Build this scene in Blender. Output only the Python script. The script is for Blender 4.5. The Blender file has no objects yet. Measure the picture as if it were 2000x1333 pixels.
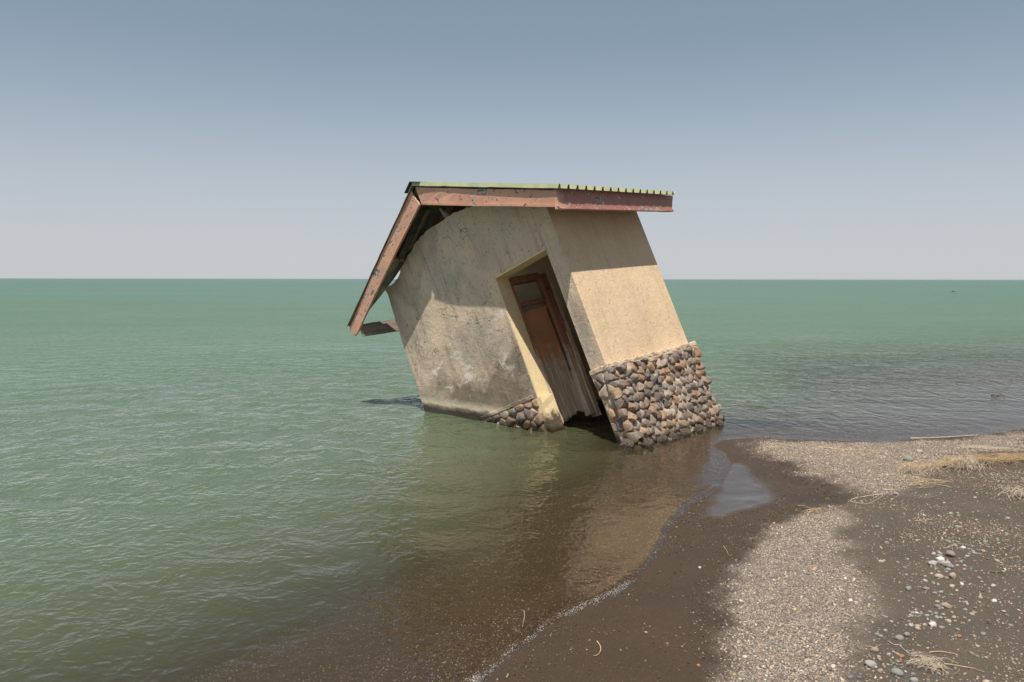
import bpy, bmesh, math, random
import numpy as np
from mathutils.geometry import tessellate_polygon
from mathutils import Vector, Matrix, Quaternion

S = bpy.context.scene
C = S.collection
random.seed(7)
RNG = np.random.default_rng(11)

# ------------------------------------------------------------------ camera
CAM_H = 1.7
FPX = 1489.1                      # focal length in pixels of a 2000 px wide frame
PITCH = math.atan((666.5 - 545.5) / FPX)
ROLL = 0.0015
cam = bpy.data.cameras.new('camera')
cam.sensor_width = 36.0
cam.lens = FPX / 2000 * 36.0
cam.clip_start = 0.05
cam.clip_end = 90000
co = bpy.data.objects.new('camera', cam)
C.objects.link(co)
co.location = (0, 0, CAM_H)
co.rotation_euler = (Matrix.Rotation(math.pi / 2 - PITCH, 4, 'X') @ Matrix.Rotation(ROLL, 4, 'Z')).to_euler()
S.camera = co

# ------------------------------------------------------------------ sky, sun, exposure
SUN_TRAVEL = Vector((0.080, 0.356, -0.931)).normalized()
W = bpy.data.worlds.new('World')
S.world = W
W.use_nodes = True
wn, wl = W.node_tree.nodes, W.node_tree.links
bg = wn['Background']
sky = wn.new('ShaderNodeTexSky')
sky.sky_type = 'NISHITA'
sky.sun_disc = False
sky.sun_elevation = math.radians(68.6)
sky.sun_rotation = math.radians(192.7)
sky.altitude = 3000
sky.air_density = 1.0
sky.dust_density = 3.0
sky.ozone_density = 1.0
hs = wn.new('ShaderNodeHueSaturation')
hs.inputs['Saturation'].default_value = 0.72
hs.inputs['Value'].default_value = 1.25
gm = wn.new('ShaderNodeGamma')          # thin dusty haze flattens the contrast of the sky
gm.inputs['Gamma'].default_value = 0.6
wl.new(sky.outputs[0], gm.inputs['Color'])
wl.new(gm.outputs[0], hs.inputs['Color'])
tint = wn.new('ShaderNodeMix')
tint.data_type = 'RGBA'
tint.blend_type = 'MULTIPLY'
tint.inputs[0].default_value = 1.0
tint.inputs[7].default_value = (0.85, 0.935, 0.958, 1)
wl.new(hs.outputs[0], tint.inputs[6])
veil = wn.new('ShaderNodeMix')           # dust veil near the horizon
veil.data_type = 'RGBA'
wtc = wn.new('ShaderNodeTexCoord')
wsep = wn.new('ShaderNodeSeparateXYZ')
wmr = wn.new('ShaderNodeMapRange')
wmr.interpolation_type = 'SMOOTHSTEP'
wl.new(wtc.outputs['Generated'], wsep.inputs[0])
wl.new(wsep.outputs[2], wmr.inputs[0])
for i, v in enumerate((-0.02, 0.30, 0.88, 0.0)): wmr.inputs[i + 1].default_value = v
wl.new(wmr.outputs[0], veil.inputs[0])
wl.new(tint.outputs[2], veil.inputs[6])
veil.inputs[7].default_value = (3.50, 3.59, 3.74, 1)
wl.new(veil.outputs[2], bg.inputs['Color'])
bg.inputs['Strength'].default_value = 0.14
sl = bpy.data.lights.new('sun', 'SUN')
sl.energy = 4.8
sl.angle = math.radians(0.53)
sl.color = (1.0, 0.94, 0.86)
so = bpy.data.objects.new('sun', sl)
C.objects.link(so)
so.location = (-3, -10, 30)
so.rotation_mode = 'QUATERNION'
so.rotation_quaternion = SUN_TRAVEL.to_track_quat('-Z', 'Y')
S.view_settings.view_transform = 'Standard'
S.view_settings.look = 'None'
S.view_settings.exposure = 0.2
S.view_settings.gamma = 1.0
S.render.engine = 'CYCLES'
S.cycles.max_bounces = 8
S.cycles.transparent_max_bounces = 8
S.cycles.use_denoising = True
S.cycles.sample_clamp_direct = 5.0
S.cycles.sample_clamp_indirect = 6.0


# ------------------------------------------------------------------ small helpers
def ray(px, py):
    x, y = (px - 1000) / FPX, (py - 666.5) / FPX
    x, y = x * math.cos(ROLL) - y * math.sin(ROLL), x * math.sin(ROLL) + y * math.cos(ROLL)
    c, s = math.cos(PITCH), math.sin(PITCH)
    return Vector((x, c - y * s, -s - y * c))


def at(px, py, z=0.0):
    """point of the photograph that lies on the level plane z"""
    d = ray(px, py)
    t = (z - CAM_H) / d.z
    return (d.x * t, d.y * t)


def tag(o, label=None, cat=None, group=None, kind=None):
    if label: o['label'] = label
    if cat: o['category'] = cat
    if group: o['group'] = group
    if kind: o['kind'] = kind
    return o


def empty(name, loc=(0, 0, 0), rot=None):
    o = bpy.data.objects.new(name, None)
    C.objects.link(o)
    o.empty_display_size = 0.1
    o.location = loc
    if rot is not None:
        o.rotation_mode = 'QUATERNION'
        o.rotation_quaternion = rot
    return o


def link(name, me, parent=None, mats=()):
    o = bpy.data.objects.new(name, me)
    C.objects.link(o)
    if parent: o.parent = parent
    for m in (mats if isinstance(mats, (list, tuple)) else [mats]):
        me.materials.append(m)
    return o


def from_bm(name, bm, mat, parent=None, smooth=False):
    bmesh.ops.recalc_face_normals(bm, faces=bm.faces[:])
    me = bpy.data.meshes.new(name)
    bm.to_mesh(me)
    bm.free()
    if smooth: me.shade_smooth()
    return link(name, me, parent, mat)


def np_mesh(name, v, f, smooth=True):
    """v (N,3), f (M,k) arrays of one face size"""
    me = bpy.data.meshes.new(name)
    v = np.ascontiguousarray(v, dtype=np.float32)
    f = np.ascontiguousarray(f, dtype=np.int32)
    M, k = f.shape
    me.vertices.add(len(v))
    me.vertices.foreach_set('co', v.ravel())
    me.loops.add(M * k)
    me.loops.foreach_set('vertex_index', f.ravel())
    me.polygons.add(M)
    me.polygons.foreach_set('loop_start', np.arange(0, M * k, k, dtype=np.int32))
    me.update(calc_edges=True)
    if smooth: me.polygons.foreach_set('use_smooth', np.ones(M, dtype=bool))
    return me


def set_attr(me, name, a):
    at_ = me.attributes.new(name, 'FLOAT', 'POINT')
    at_.data.foreach_set('value', np.ascontiguousarray(a, dtype=np.float32))


def set_col(me, name, a):
    ca = me.color_attributes.new(name, 'FLOAT_COLOR', 'POINT')
    b = np.ones((len(a), 4), dtype=np.float32)
    b[:, :a.shape[1]] = a
    ca.data.foreach_set('color', b.ravel())


def bevel(o, w, seg=2, ang=35):
    m = o.modifiers.new('bevel', 'BEVEL')
    m.width = w
    m.segments = seg
    m.limit_method = 'ANGLE'
    m.angle_limit = math.radians(ang)
    m.harden_normals = False
    return o


def hash2(ix, iy, seed=0):
    h = (ix.astype(np.int64) * 374761393 + iy.astype(np.int64) * 668265263 + seed * 1442695041) & 0x7fffffff
    h = ((h ^ (h >> 13)) * 1274126177) & 0x7fffffff
    h = (h ^ (h >> 16)) & 0xffff
    return h / 65535.0


def vnoise(x, y, seed=0):
    ix, iy = np.floor(x), np.floor(y)
    fx, fy = x - ix, y - iy
    fx, fy = fx * fx * (3 - 2 * fx), fy * fy * (3 - 2 * fy)
    a, b = hash2(ix, iy, seed), hash2(ix + 1, iy, seed)
    c, d = hash2(ix, iy + 1, seed), hash2(ix + 1, iy + 1, seed)
    return (a + (b - a) * fx) * (1 - fy) + (c + (d - c) * fx) * fy


def fbm(x, y, oct=4, seed=0):
    s, a, t = 0, 0.5, 0
    for k in range(oct):
        s = s + a * vnoise(x * 2 ** k, y * 2 ** k, seed + k)
        t += a
        a *= .5
    return s / t


def sdist(x, y, poly):
    """signed distance to a closed polygon, positive inside"""
    x = np.asarray(x, float); y = np.asarray(y, float)
    d = np.full(x.shape, 1e18)
    ins = np.zeros(x.shape, bool)
    n = len(poly)
    for i in range(n):
        ax, ay = poly[i]
        bx, by = poly[(i + 1) % n]
        ex, ey = bx - ax, by - ay
        t = np.clip(((x - ax) * ex + (y - ay) * ey) / (ex * ex + ey * ey + 1e-12), 0, 1)
        d = np.minimum(d, (x - ax - t * ex) ** 2 + (y - ay - t * ey) ** 2)
        c = (ay > y) != (by > y)
        ins ^= c & (x < ex * (y - ay) / (ey if abs(ey) > 1e-12 else 1e-12) + ax)
    return np.where(ins, 1, -1) * np.sqrt(d)


def smooth(a, b, x):
    t = np.clip((x - a) / (b - a), 0, 1)
    return t * t * (3 - 2 * t)


def spline(pts, n=5, closed=False):
    out = []
    N = len(pts)
    for i in range(N if closed else N - 1):
        if closed: q = [pts[(i + k) % N] for k in (-1, 0, 1, 2)]
        else: q = [pts[max(0, min(N - 1, i + k))] for k in (-1, 0, 1, 2)]
        for j in range(n):
            t = j / n
            out.append(tuple(0.5 * (2 * q[1][a] + (q[2][a] - q[0][a]) * t + (2 * q[0][a] - 5 * q[1][a] + 4 * q[2][a] - q[3][a]) * t * t
                       + (3 * q[1][a] - q[0][a] - 3 * q[2][a] + q[3][a]) * t ** 3) for a in range(len(q[0]))))
    if not closed: out.append(tuple(pts[-1]))
    return out


# ------------------------------------------------------------------ material helpers
class NT:
    def __init__(self, name):
        self.m = bpy.data.materials.new(name)
        self.m.use_nodes = True
        self.t = self.m.node_tree
        self.n = self.t.nodes
        self.p = self.n['Principled BSDF']
        self.out = self.n['Material Output']

    def link(self, a, b): self.t.links.new(a, b)

    def put(self, sock, v):
        if hasattr(v, 'is_output'): self.link(v, sock)
        elif isinstance(v, (tuple, list)) and len(v) == 3 and sock.type == 'RGBA': sock.default_value = (*v, 1)
        else: sock.default_value = v

    def pr(self, **k):
        for a, v in k.items(): self.put(self.p.inputs[a.replace('_', ' ')], v)

    def coord(self, kind='Object'):
        return self.n.new('ShaderNodeTexCoord').outputs[kind]

    def pos(self): return self.n.new('ShaderNodeNewGeometry').outputs['Position']

    def map(self, v, scale=(1, 1, 1), rot=(0, 0, 0), loc=(0, 0, 0)):
        m = self.n.new('ShaderNodeMapping')
        self.link(v, m.inputs['Vector'])
        m.inputs['Scale'].default_value = scale
        m.inputs['Rotation'].default_value = rot
        m.inputs['Location'].default_value = loc
        return m.outputs[0]

    def noise(self, v, scale=5, detail=4, rough=.55, dist=0, out='Fac'):
        t = self.n.new('ShaderNodeTexNoise')
        if v is not None: self.link(v, t.inputs['Vector'])
        t.inputs['Scale'].default_value = scale
        t.inputs['Detail'].default_value = detail
        t.inputs['Roughness'].default_value = rough
        t.inputs['Distortion'].default_value = dist
        return t.outputs[out]

    def voro(self, v, scale=5, feature='F1', out='Distance', rnd=1):
        t = self.n.new('ShaderNodeTexVoronoi')
        t.feature = feature
        if v is not None: self.link(v, t.inputs['Vector'])
        t.inputs['Scale'].default_value = scale
        t.inputs['Randomness'].default_value = rnd
        return t.outputs[out]

    def ramp(self, f, stops, interp='LINEAR'):
        r = self.n.new('ShaderNodeValToRGB')
        r.color_ramp.interpolation = interp
        e = r.color_ramp.elements
        while len(e) > 1: e.remove(e[-1])
        for i, (p, c) in enumerate(stops):
            if not isinstance(c, (tuple, list)): c = (c, c, c)
            k = e[0] if i == 0 else e.new(p)
            k.position = p
            k.color = (*c[:3], 1)
        self.put(r.inputs[0], f)
        return r.outputs[0]

    def step(self, f, a, b): return self.ramp(f, [(a, 0.0), (b, 1.0)]) if a < b else self.ramp(f, [(b, 1.0), (a, 0.0)])

    def mix(self, f, a, b, mode='MIX'):
        m = self.n.new('ShaderNodeMix')
        m.data_type = 'RGBA'
        m.blend_type = mode
        self.put(m.inputs[0], f)
        self.put(m.inputs[6], a)
        self.put(m.inputs[7], b)
        return m.outputs[2]

    def math(self, op, a, b=0.0, clamp=False):
        m = self.n.new('ShaderNodeMath')
        m.operation = op
        m.use_clamp = clamp
        self.put(m.inputs[0], a)
        self.put(m.inputs[1], b)
        return m.outputs[0]

    def xyz(self, v):
        s = self.n.new('ShaderNodeSeparateXYZ')
        self.link(v, s.inputs[0])
        return s.outputs

    def attr(self, name, out='Fac'):
        a = self.n.new('ShaderNodeAttribute')
        a.attribute_name = name
        return a.outputs[out]

    def bump(self, h, dist=.01, strength=1, normal=None):
        b = self.n.new('ShaderNodeBump')
        b.inputs['Strength'].default_value = strength
        b.inputs['Distance'].default_value = dist
        self.put(b.inputs['Height'], h)
        if normal is not None: self.link(normal, b.inputs['Normal'])
        return b.outputs[0]

    def rng(self, f, a, b, c, d):
        m = self.n.new('ShaderNodeMapRange')
        self.put(m.inputs[0], f)
        for i, v in enumerate((a, b, c, d)): m.inputs[i + 1].default_value = v
        return m.outputs[0]


def wetline(t, col, rough, lo=0.015, hi=0.075, dark=0.38):
    """surfaces near the lake level are damp: darker and glossier (height in the world)"""
    z = t.xyz(t.pos())[2]
    n = t.noise(t.pos(), 9, 3)
    zz = t.math('ADD', z, t.math('MULTIPLY', t.math('SUBTRACT', n, .5), .07))
    w = t.rng(zz, lo, hi, 1, 0)
    c2 = t.mix(1.0, col, (dark, dark * .92, dark * .8), 'MULTIPLY')
    return t.mix(w, col, c2), t.math('SUBTRACT', rough, t.math('MULTIPLY', w, .45)), w


def m_plaster(name='plaster', base=((.70, .53, .38), (.51, .405, .305)), side=False):
    t = NT(name)
    o = t.coord()
    w = t.xyz(o)[2]
    n1 = t.noise(o, 1.7, 5, .6)
    n2 = t.noise(o, 26, 6, .75)
    n3 = t.noise(t.map(o, (1, 1, 1), (.3, .5, .2)), 7, 5, .65, 1.4)
    c = t.mix(t.step(n1, .38, .66), base[0], base[1])
    # patchy cooler grey towards the top of the wall
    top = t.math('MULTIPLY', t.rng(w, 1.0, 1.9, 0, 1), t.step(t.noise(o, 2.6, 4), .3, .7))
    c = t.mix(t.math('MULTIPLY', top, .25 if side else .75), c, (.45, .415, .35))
    c = t.mix(t.math('MULTIPLY', t.step(n3, .54, .74), .25 if side else .40), c, (.36, .27, .18))
    c = t.mix(t.math('MULTIPLY', t.step(n2, .56, .68), .22 if side else .5), c, (.33, .25, .165))
    c = t.mix(t.math('MULTIPLY', t.step(n2, .40, .30), .35), c, (.84, .70, .52))
    # rising damp on the lower part and salt bloom above it
    u = t.xyz(o)[1]
    dn = t.noise(o, 3.1, 5, .6)
    damp = t.rng(t.math('SUBTRACT', w, t.math('MULTIPLY', t.math('SUBTRACT', dn, .5), 1.5)), .36, .74, 1, 0)
    damp = t.math('MULTIPLY', damp, t.rng(u, .9, 1.0, 0, 0.0 if side else 1))
    c = t.mix(t.math('MULTIPLY', damp, .86), c, t.mix(t.step(t.noise(o, 6, 4), .4, .65), (.115, .092, .068), (.19, .15, .11)))
    sn = t.noise(t.map(o, (1, 1.3, 2.2)), 2.6, 6, .7, .4)
    band = t.math('MULTIPLY', t.rng(w, .15, .55, 0, 1), t.rng(w, 1.25, .8, 0, 1))
    salt = t.math('MULTIPLY', t.math('MULTIPLY', t.step(sn, .545, .62), band), t.rng(u, .9, 1.0, 0, 0.0 if side else 1))
    c = t.mix(t.math('MULTIPLY', salt, .75), c, (.80, .73, .64))
    big = t.noise(t.map(o, (1, 1, .7), (.1, .4, .2), (4, 2, 7)), 1.15, 5, .62, .5)
    c = t.mix(t.math('MULTIPLY', t.step(big, .50, .62), .12 if side else .72), c, (.33, .28, .225))
    run = t.noise(t.map(o, (5, 5, .5)), 2.2, 5, .6, .2)
    c = t.mix(t.math('MULTIPLY', t.step(run, .54, .66), .16 if side else .55), c, (.30, .24, .18))
    zz = t.math('ADD', t.xyz(t.pos())[2], t.math('MULTIPLY', t.math('SUBTRACT', t.noise(o, 8, 4), .5), .09))
    tide = t.math('MULTIPLY', t.rng(zz, .10, .13, 0, 1), t.rng(zz, .22, .14, 0, 1))
    c = t.mix(t.math('MULTIPLY', tide, .7), c, (.72, .60, .44))
    c, r, wt = wetline(t, c, .93, .065, .115, .20)
    pits = t.step(t.noise(t.map(o, (1, 1, .6), (.2, .2, .5)), 42, 3, .6), .36, .30)
    c = t.mix(t.math('MULTIPLY', pits, .25 if side else .65), c, (.12, .09, .06))
    h = t.math('ADD', t.math('ADD', t.math('MULTIPLY', n2, .5), t.math('MULTIPLY', n3, .8)), t.math('MULTIPLY', pits, -.5))
    if not side:
        wv = t.noise(t.map(o, (1, 1, 1), (.4, .1, .9)), 4.2, 3, .5, 3.0)      # trowel sweeps
        h = t.math('ADD', h, t.math('MULTIPLY', wv, .35))
        cr = t.voro(t.map(t.noise(o, 2.5, 3, .5, 0, 'Color'), (1, 1, 1)), 3.2, 'DISTANCE_TO_EDGE')
        crk = t.math('MULTIPLY', t.step(cr, .012, .004), t.step(t.noise(o, 1.3, 3), .52, .60))
        c = t.mix(t.math('MULTIPLY', crk, .7), c, (.10, .075, .05))
        h = t.math('SUBTRACT', h, t.math('MULTIPLY', crk, .8))
    nb = t.bump(h, .012, .9)
    nb = t.bump(t.noise(o, 90, 3, .7), .003, .8, nb)
    t.pr(Base_Color=c, Roughness=r, Normal=nb)
    return t.m


def m_cream():
    t = NT('cream_paint')
    o = t.coord()
    w = t.xyz(o)[2]
    n = t.noise(o, 4, 5)
    c = t.mix(t.step(n, .4, .7), (.80, .62, .36), (.72, .55, .32))
    dirt = t.math('ADD', t.rng(w, -.1, -.42, 0, .5), t.math('MULTIPLY', t.noise(o, 16, 6, .7), .55))
    c = t.mix(t.step(dirt, .47, .60), c, (.10, .075, .045))
    c = t.mix(t.math('MULTIPLY', t.step(t.noise(o, 30, 4), .62, .68), .6), c, (.35, .26, .15))
    c, r, wt = wetline(t, c, .8)
    t.pr(Base_Color=c, Roughness=r, Normal=t.bump(t.noise(o, 14, 5), .006, .6))
    return t.m


def m_fascia():
    t = NT('orange_paint')
    o = t.coord()
    n = t.noise(o, 3, 4)
    c = t.mix(t.step(n, .35, .65), (.61, .335, .23), (.51, .265, .18))
    # maroon on the eave fascia: shade below the sheet overhang, painted in
    u = t.xyz(o)[0]
    v = t.xyz(o)[1]
    eave_shade = t.math('MULTIPLY', t.rng(u, -.25, -.15, 0, 1), t.rng(v, -.2, -.25, 0, 1))
    c = t.mix(t.math('MULTIPLY', eave_shade, .8), c, (.30, .115, .09))
    f = t.noise(o, 90, 3)
    c = t.mix(t.math('MULTIPLY', t.step(f, .5, .7), .25), c, (.78, .48, .34))
    # chips down to primer and to bare dark wood
    ch = t.math('ADD', t.noise(t.map(o, (1, 1, 1.2)), 8, 6, .66, .9), t.math('MULTIPLY', t.math('SUBTRACT', t.noise(o, 2.3, 2), .5), .30))
    c = t.mix(t.step(ch, .60, .61), c, (.60, .57, .52))
    c = t.mix(t.step(ch, .625, .64), c, (.13, .11, .095))
    ch2 = t.noise(t.map(o, (1, 1, 1), (0, 0, 0), (7, 3, 1)), 19, 5, .6, .3)
    c = t.mix(t.step(ch2, .63, .64), c, (.10, .08, .07))
    sc = t.noise(t.map(o, (1, 1, 1), (0, 0, 0), (3, 9, 4)), 46, 2)
    c = t.mix(t.step(sc, .72, .74), c, (.07, .05, .045))
    h = t.math('SUBTRACT', t.math('MULTIPLY', t.noise(o, 20, 4), .3), t.step(ch, .60, .61))
    t.pr(Base_Color=c, Roughness=.55, Normal=t.bump(h, .003, .8))
    return t.m


def m_timber(name, a, b, axis='x', rot_bottom=False):
    t = NT(name)
    o = t.coord()
    sc = {'x': (.35, 7, 7), 'z': (7, 7, .35), 'y': (7, .35, 7)}[axis]
    g = t.noise(t.map(o, sc), 6, 6, .65, .6)
    n = t.noise(o, 3, 4)
    c = t.mix(t.step(g, .35, .65), a, b)
    c = t.mix(t.math('MULTIPLY', t.step(n, .45, .7), .5), c, tuple(x * .45 for x in a))
    c = t.mix(t.math('MULTIPLY', t.step(t.noise(o, 13, 4), .66, .7), .8), c, (.03, .025, .02))
    if rot_bottom:
        w = t.xyz(o)[2]
        k = t.math('ADD', t.rng(w, .85, -.25, 0, .55), t.math('MULTIPLY', t.noise(o, 7, 5, .7), .5))
        gray = t.mix(t.step(g, .3, .62), (.78, .63, .47), (.36, .26, .18))
        c = t.mix(t.step(k, .44, .56), c, gray)
    c, r, wt = wetline(t, c, .8)
    t.pr(Base_Color=c, Roughness=r, Normal=t.bump(g, .004, .8))
    return t.m


def m_simple(name, c1, c2, scale=10, rough=.7, bump=.003, metal=0.0, thr=(.35, .65)):
    t = NT(name)
    o = t.coord()
    n = t.noise(o, scale, 5, .6)
    t.pr(Base_Color=t.mix(t.step(n, *thr), c1, c2), Roughness=rough, Metallic=metal, Normal=t.bump(n, bump, .8))
    return t.m


def m_stone():
    t = NT('field_stone')
    o = t.coord()
    c = t.attr('Col', 'Color')
    n = t.noise(o, 24, 6, .7)
    c = t.mix(t.math('MULTIPLY', t.step(n, .42, .62), .55), c, t.mix(1.0, c, (.50, .46, .42), 'MULTIPLY'))
    c = t.mix(t.math('MULTIPLY', t.step(t.noise(o, 55, 4), .58, .68), .45), c, (.50, .42, .34))
    c = t.mix(t.math('MULTIPLY', t.step(t.noise(o, 9, 4), .60, .68), .5), c, (.55, .47, .36))
    w_ = t.xyz(t.pos())[2]
    algae = t.math('MULTIPLY', t.rng(w_, .14, .02, 0, 1), t.step(t.noise(o, 7, 3), .45, .6))
    c = t.mix(t.math('MULTIPLY', algae, .6), c, (.30, .20, .07))
    c, r, wt = wetline(t, c, .82, .05, .12, .26)
    h = t.math('ADD', n, t.math('MULTIPLY', t.noise(o, 10, 3), 1.2))
    t.pr(Base_Color=c, Roughness=r, Normal=t.bump(h, .010, .8))
    return t.m


M = {}
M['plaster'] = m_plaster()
M['plaster_side'] = m_plaster('side_plaster', ((.74, .545, .34), (.63, .46, .285)), True)
M['cream'] = m_cream()
M['fascia'] = m_fascia()
M['timber'] = m_timber('weathered_timber', (.36, .21, .12), (.24, .14, .08))
M['timber_grey'] = m_timber('grey_timber', (.31, .25, .19), (.17, .135, .105))
M['frame'] = m_timber('red_brown_frame', (.38, .17, .095), (.22, .095, .06), 'z', True)
M['stop'] = m_timber('bleached_stile', (.70, .53, .34), (.44, .31, .19), 'z', True)
M['leaf'] = m_timber('brown_door_board', (.58, .275, .12), (.46, .21, .10), 'z', True)
M['stone'] = m_stone()
M['mortar'] = m_simple('mortar', (.62, .49, .34), (.42, .32, .22), 22, .95, .01)
M['galv'] = m_simple('galvanised_underside', (.38, .375, .32), (.20, .18, .15), 5, .6, .004, .1)
M['green'] = m_simple('green_roof_paint', (.44, .45, .25), (.36, .37, .22), 7, .5, .002)
M['darkmetal'] = m_simple('dark_sheet', (.10, .095, .08), (.05, .05, .045), 9, .5, .004, .3)


# ------------------------------------------------------------------ shore and ground
SHORE_PX = [(925, 1333), (965, 1300), (1020, 1255), (1085, 1212), (1150, 1178), (1215, 1148), (1268, 1113), (1288, 1080),
            (1312, 1022), (1352, 982), (1392, 958), (1420, 930), (1427, 906), (1416, 888), (1398, 873), (1412, 862), (1440, 857), (1480, 855),
            (1540, 857), (1600, 859), (1700, 862), (1780, 857), (1840, 853), (1900, 848), (1950, 843), (2000, 837)]
shore = [at(*p) for p in SHORE_PX]
SHORE_VIS = spline(shore, 5)
LAND = SHORE_VIS + [(7.4, 9.2), (10, 10.6), (16, 13), (40, 22), (220, 60), (220, -220), (-80, -220), (-30, -20), (-7, -3.2), (-2.2, 0.9), (-.75, 2.35)]


def sd_shore(x, y):
    s = sdist(x, y, LAND)
    wob = (fbm(x * 2.3, y * 2.3, 3, 5) - .5) * .10 + (fbm(x * 9, y * 9, 2, 9) - .5) * .03
    return s + wob * np.exp(-np.abs(s) / .5)


def ground_z(x, y, s=None):
    x = np.asarray(x, float); y = np.asarray(y, float)
    if s is None: s = sd_shore(x, y)
    up = .050 * np.minimum(s, 1.2) + .035 * np.clip(s - 1.2, 0, 3) + .01 * np.clip(s - 4.2, 0, 60)
    shal = smooth(2.0, 5.5, x) * smooth(7.0, 9.0, y)          # the lake floor shelves very gently beyond the spit
    dn = (.085 * s - .22 * np.clip(-s - 1.0, 0, 60)) * (1 - shal) + shal * (.030 * s - .05 * np.clip(-s - 5, 0, 60))
    z = np.where(s > 0, up, np.maximum(dn, -9))
    land = smooth(.0, .5, s)
    z = z + land * ((fbm(x * 1.7, y * 1.7, 3, 21) - .5) * .035 + (fbm(x * 7, y * 7, 3, 31) - .5) * .012)
    return z


def land_at(px, py):
    z = 0.0
    for k in range(5):
        p = at(px, py, z)
        z = float(ground_z(np.array([p[0]]), np.array([p[1]]))[0])
    return (p[0], p[1], z)


def lp(pts): return [land_at(*p)[:2] for p in pts]


DRY = lp([(1452, 1333), (1445, 1250), (1432, 1150), (1478, 1062), (1560, 1006), (1640, 985), (1662, 966), (1590, 932), (1530, 897), (1468, 866),
          (1540, 862), (1700, 866), (1840, 858), (1998, 842)]) + [(7.4, 8.9), (16, 12), (60, 20), (60, -60), (0.9, -60), (1.0, 1.5)]
GRAV_A = lp([(1440, 1400), (1450, 1290), (1436, 1200), (1432, 1145), (1475, 1064), (1560, 1006), (1630, 986), (1655, 1000), (1640, 1060),
             (1672, 1130), (1690, 1190), (1665, 1260), (1640, 1333), (1630, 1400)])
GRAV_B = lp([(1480, 864), (1530, 895), (1600, 925), (1690, 960), (1760, 962), (1785, 925), (1850, 885), (1920, 880), (2000, 868), (2000, 842), (1900, 853),
             (1780, 861), (1600, 863)])
FILM = lp([(1424, 914), (1442, 905), (1470, 932), (1510, 969), (1490, 982), (1440, 996), (1396, 1006), (1388, 985), (1408, 958)])


def axis(lo, hi, step, far0, far1, g=1.09, gmax=1e9):
    a = list(np.arange(lo, hi + step / 2, step))
    d = step
    while a[-1] < far1:
        d = min(d * g, gmax)
        a.append(a[-1] + d)
    d = step
    while a[0] > far0:
        d = min(d * g, gmax)
        a.insert(0, a[0] - d)
    return np.array(a)


def grid(xs, ys):
    X, Y = np.meshgrid(xs, ys)
    nx, ny = len(xs), len(ys)
    i = np.arange(nx * ny).reshape(ny, nx)
    f = np.stack([i[:-1, :-1], i[:-1, 1:], i[1:, 1:], i[1:, :-1]], -1).reshape(-1, 4)
    return X.ravel(), Y.ravel(), f


gx, gy, gf = grid(axis(-2.6, 7.0, .03, -120, 120, 1.13), axis(2.4, 10.2, .03, -60, 160, 1.13))
gs = sd_shore(gx, gy)
gz = ground_z(gx, gy, gs)
me = np_mesh('ground', np.stack([gx, gy, gz], 1), gf)
nz = (fbm(gx * 6, gy * 6, 4, 41) - .5)
dry = smooth(-.06, .08, sdist(gx, gy, DRY) + nz * .16)
ga = smooth(-.12, .10, sdist(gx, gy, GRAV_A) + nz * .30)
gb = smooth(-.22, .12, sdist(gx, gy, GRAV_B) + nz * .5)
film = smooth(-.10, .07, sdist(gx, gy, spline(FILM, 5, True)) + nz * .17)
set_attr(me, 'dry', dry)
set_attr(me, 'grav', np.maximum(ga, gb * .85))
set_attr(me, 'film', film)
set_attr(me, 'shore', gs)


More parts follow.
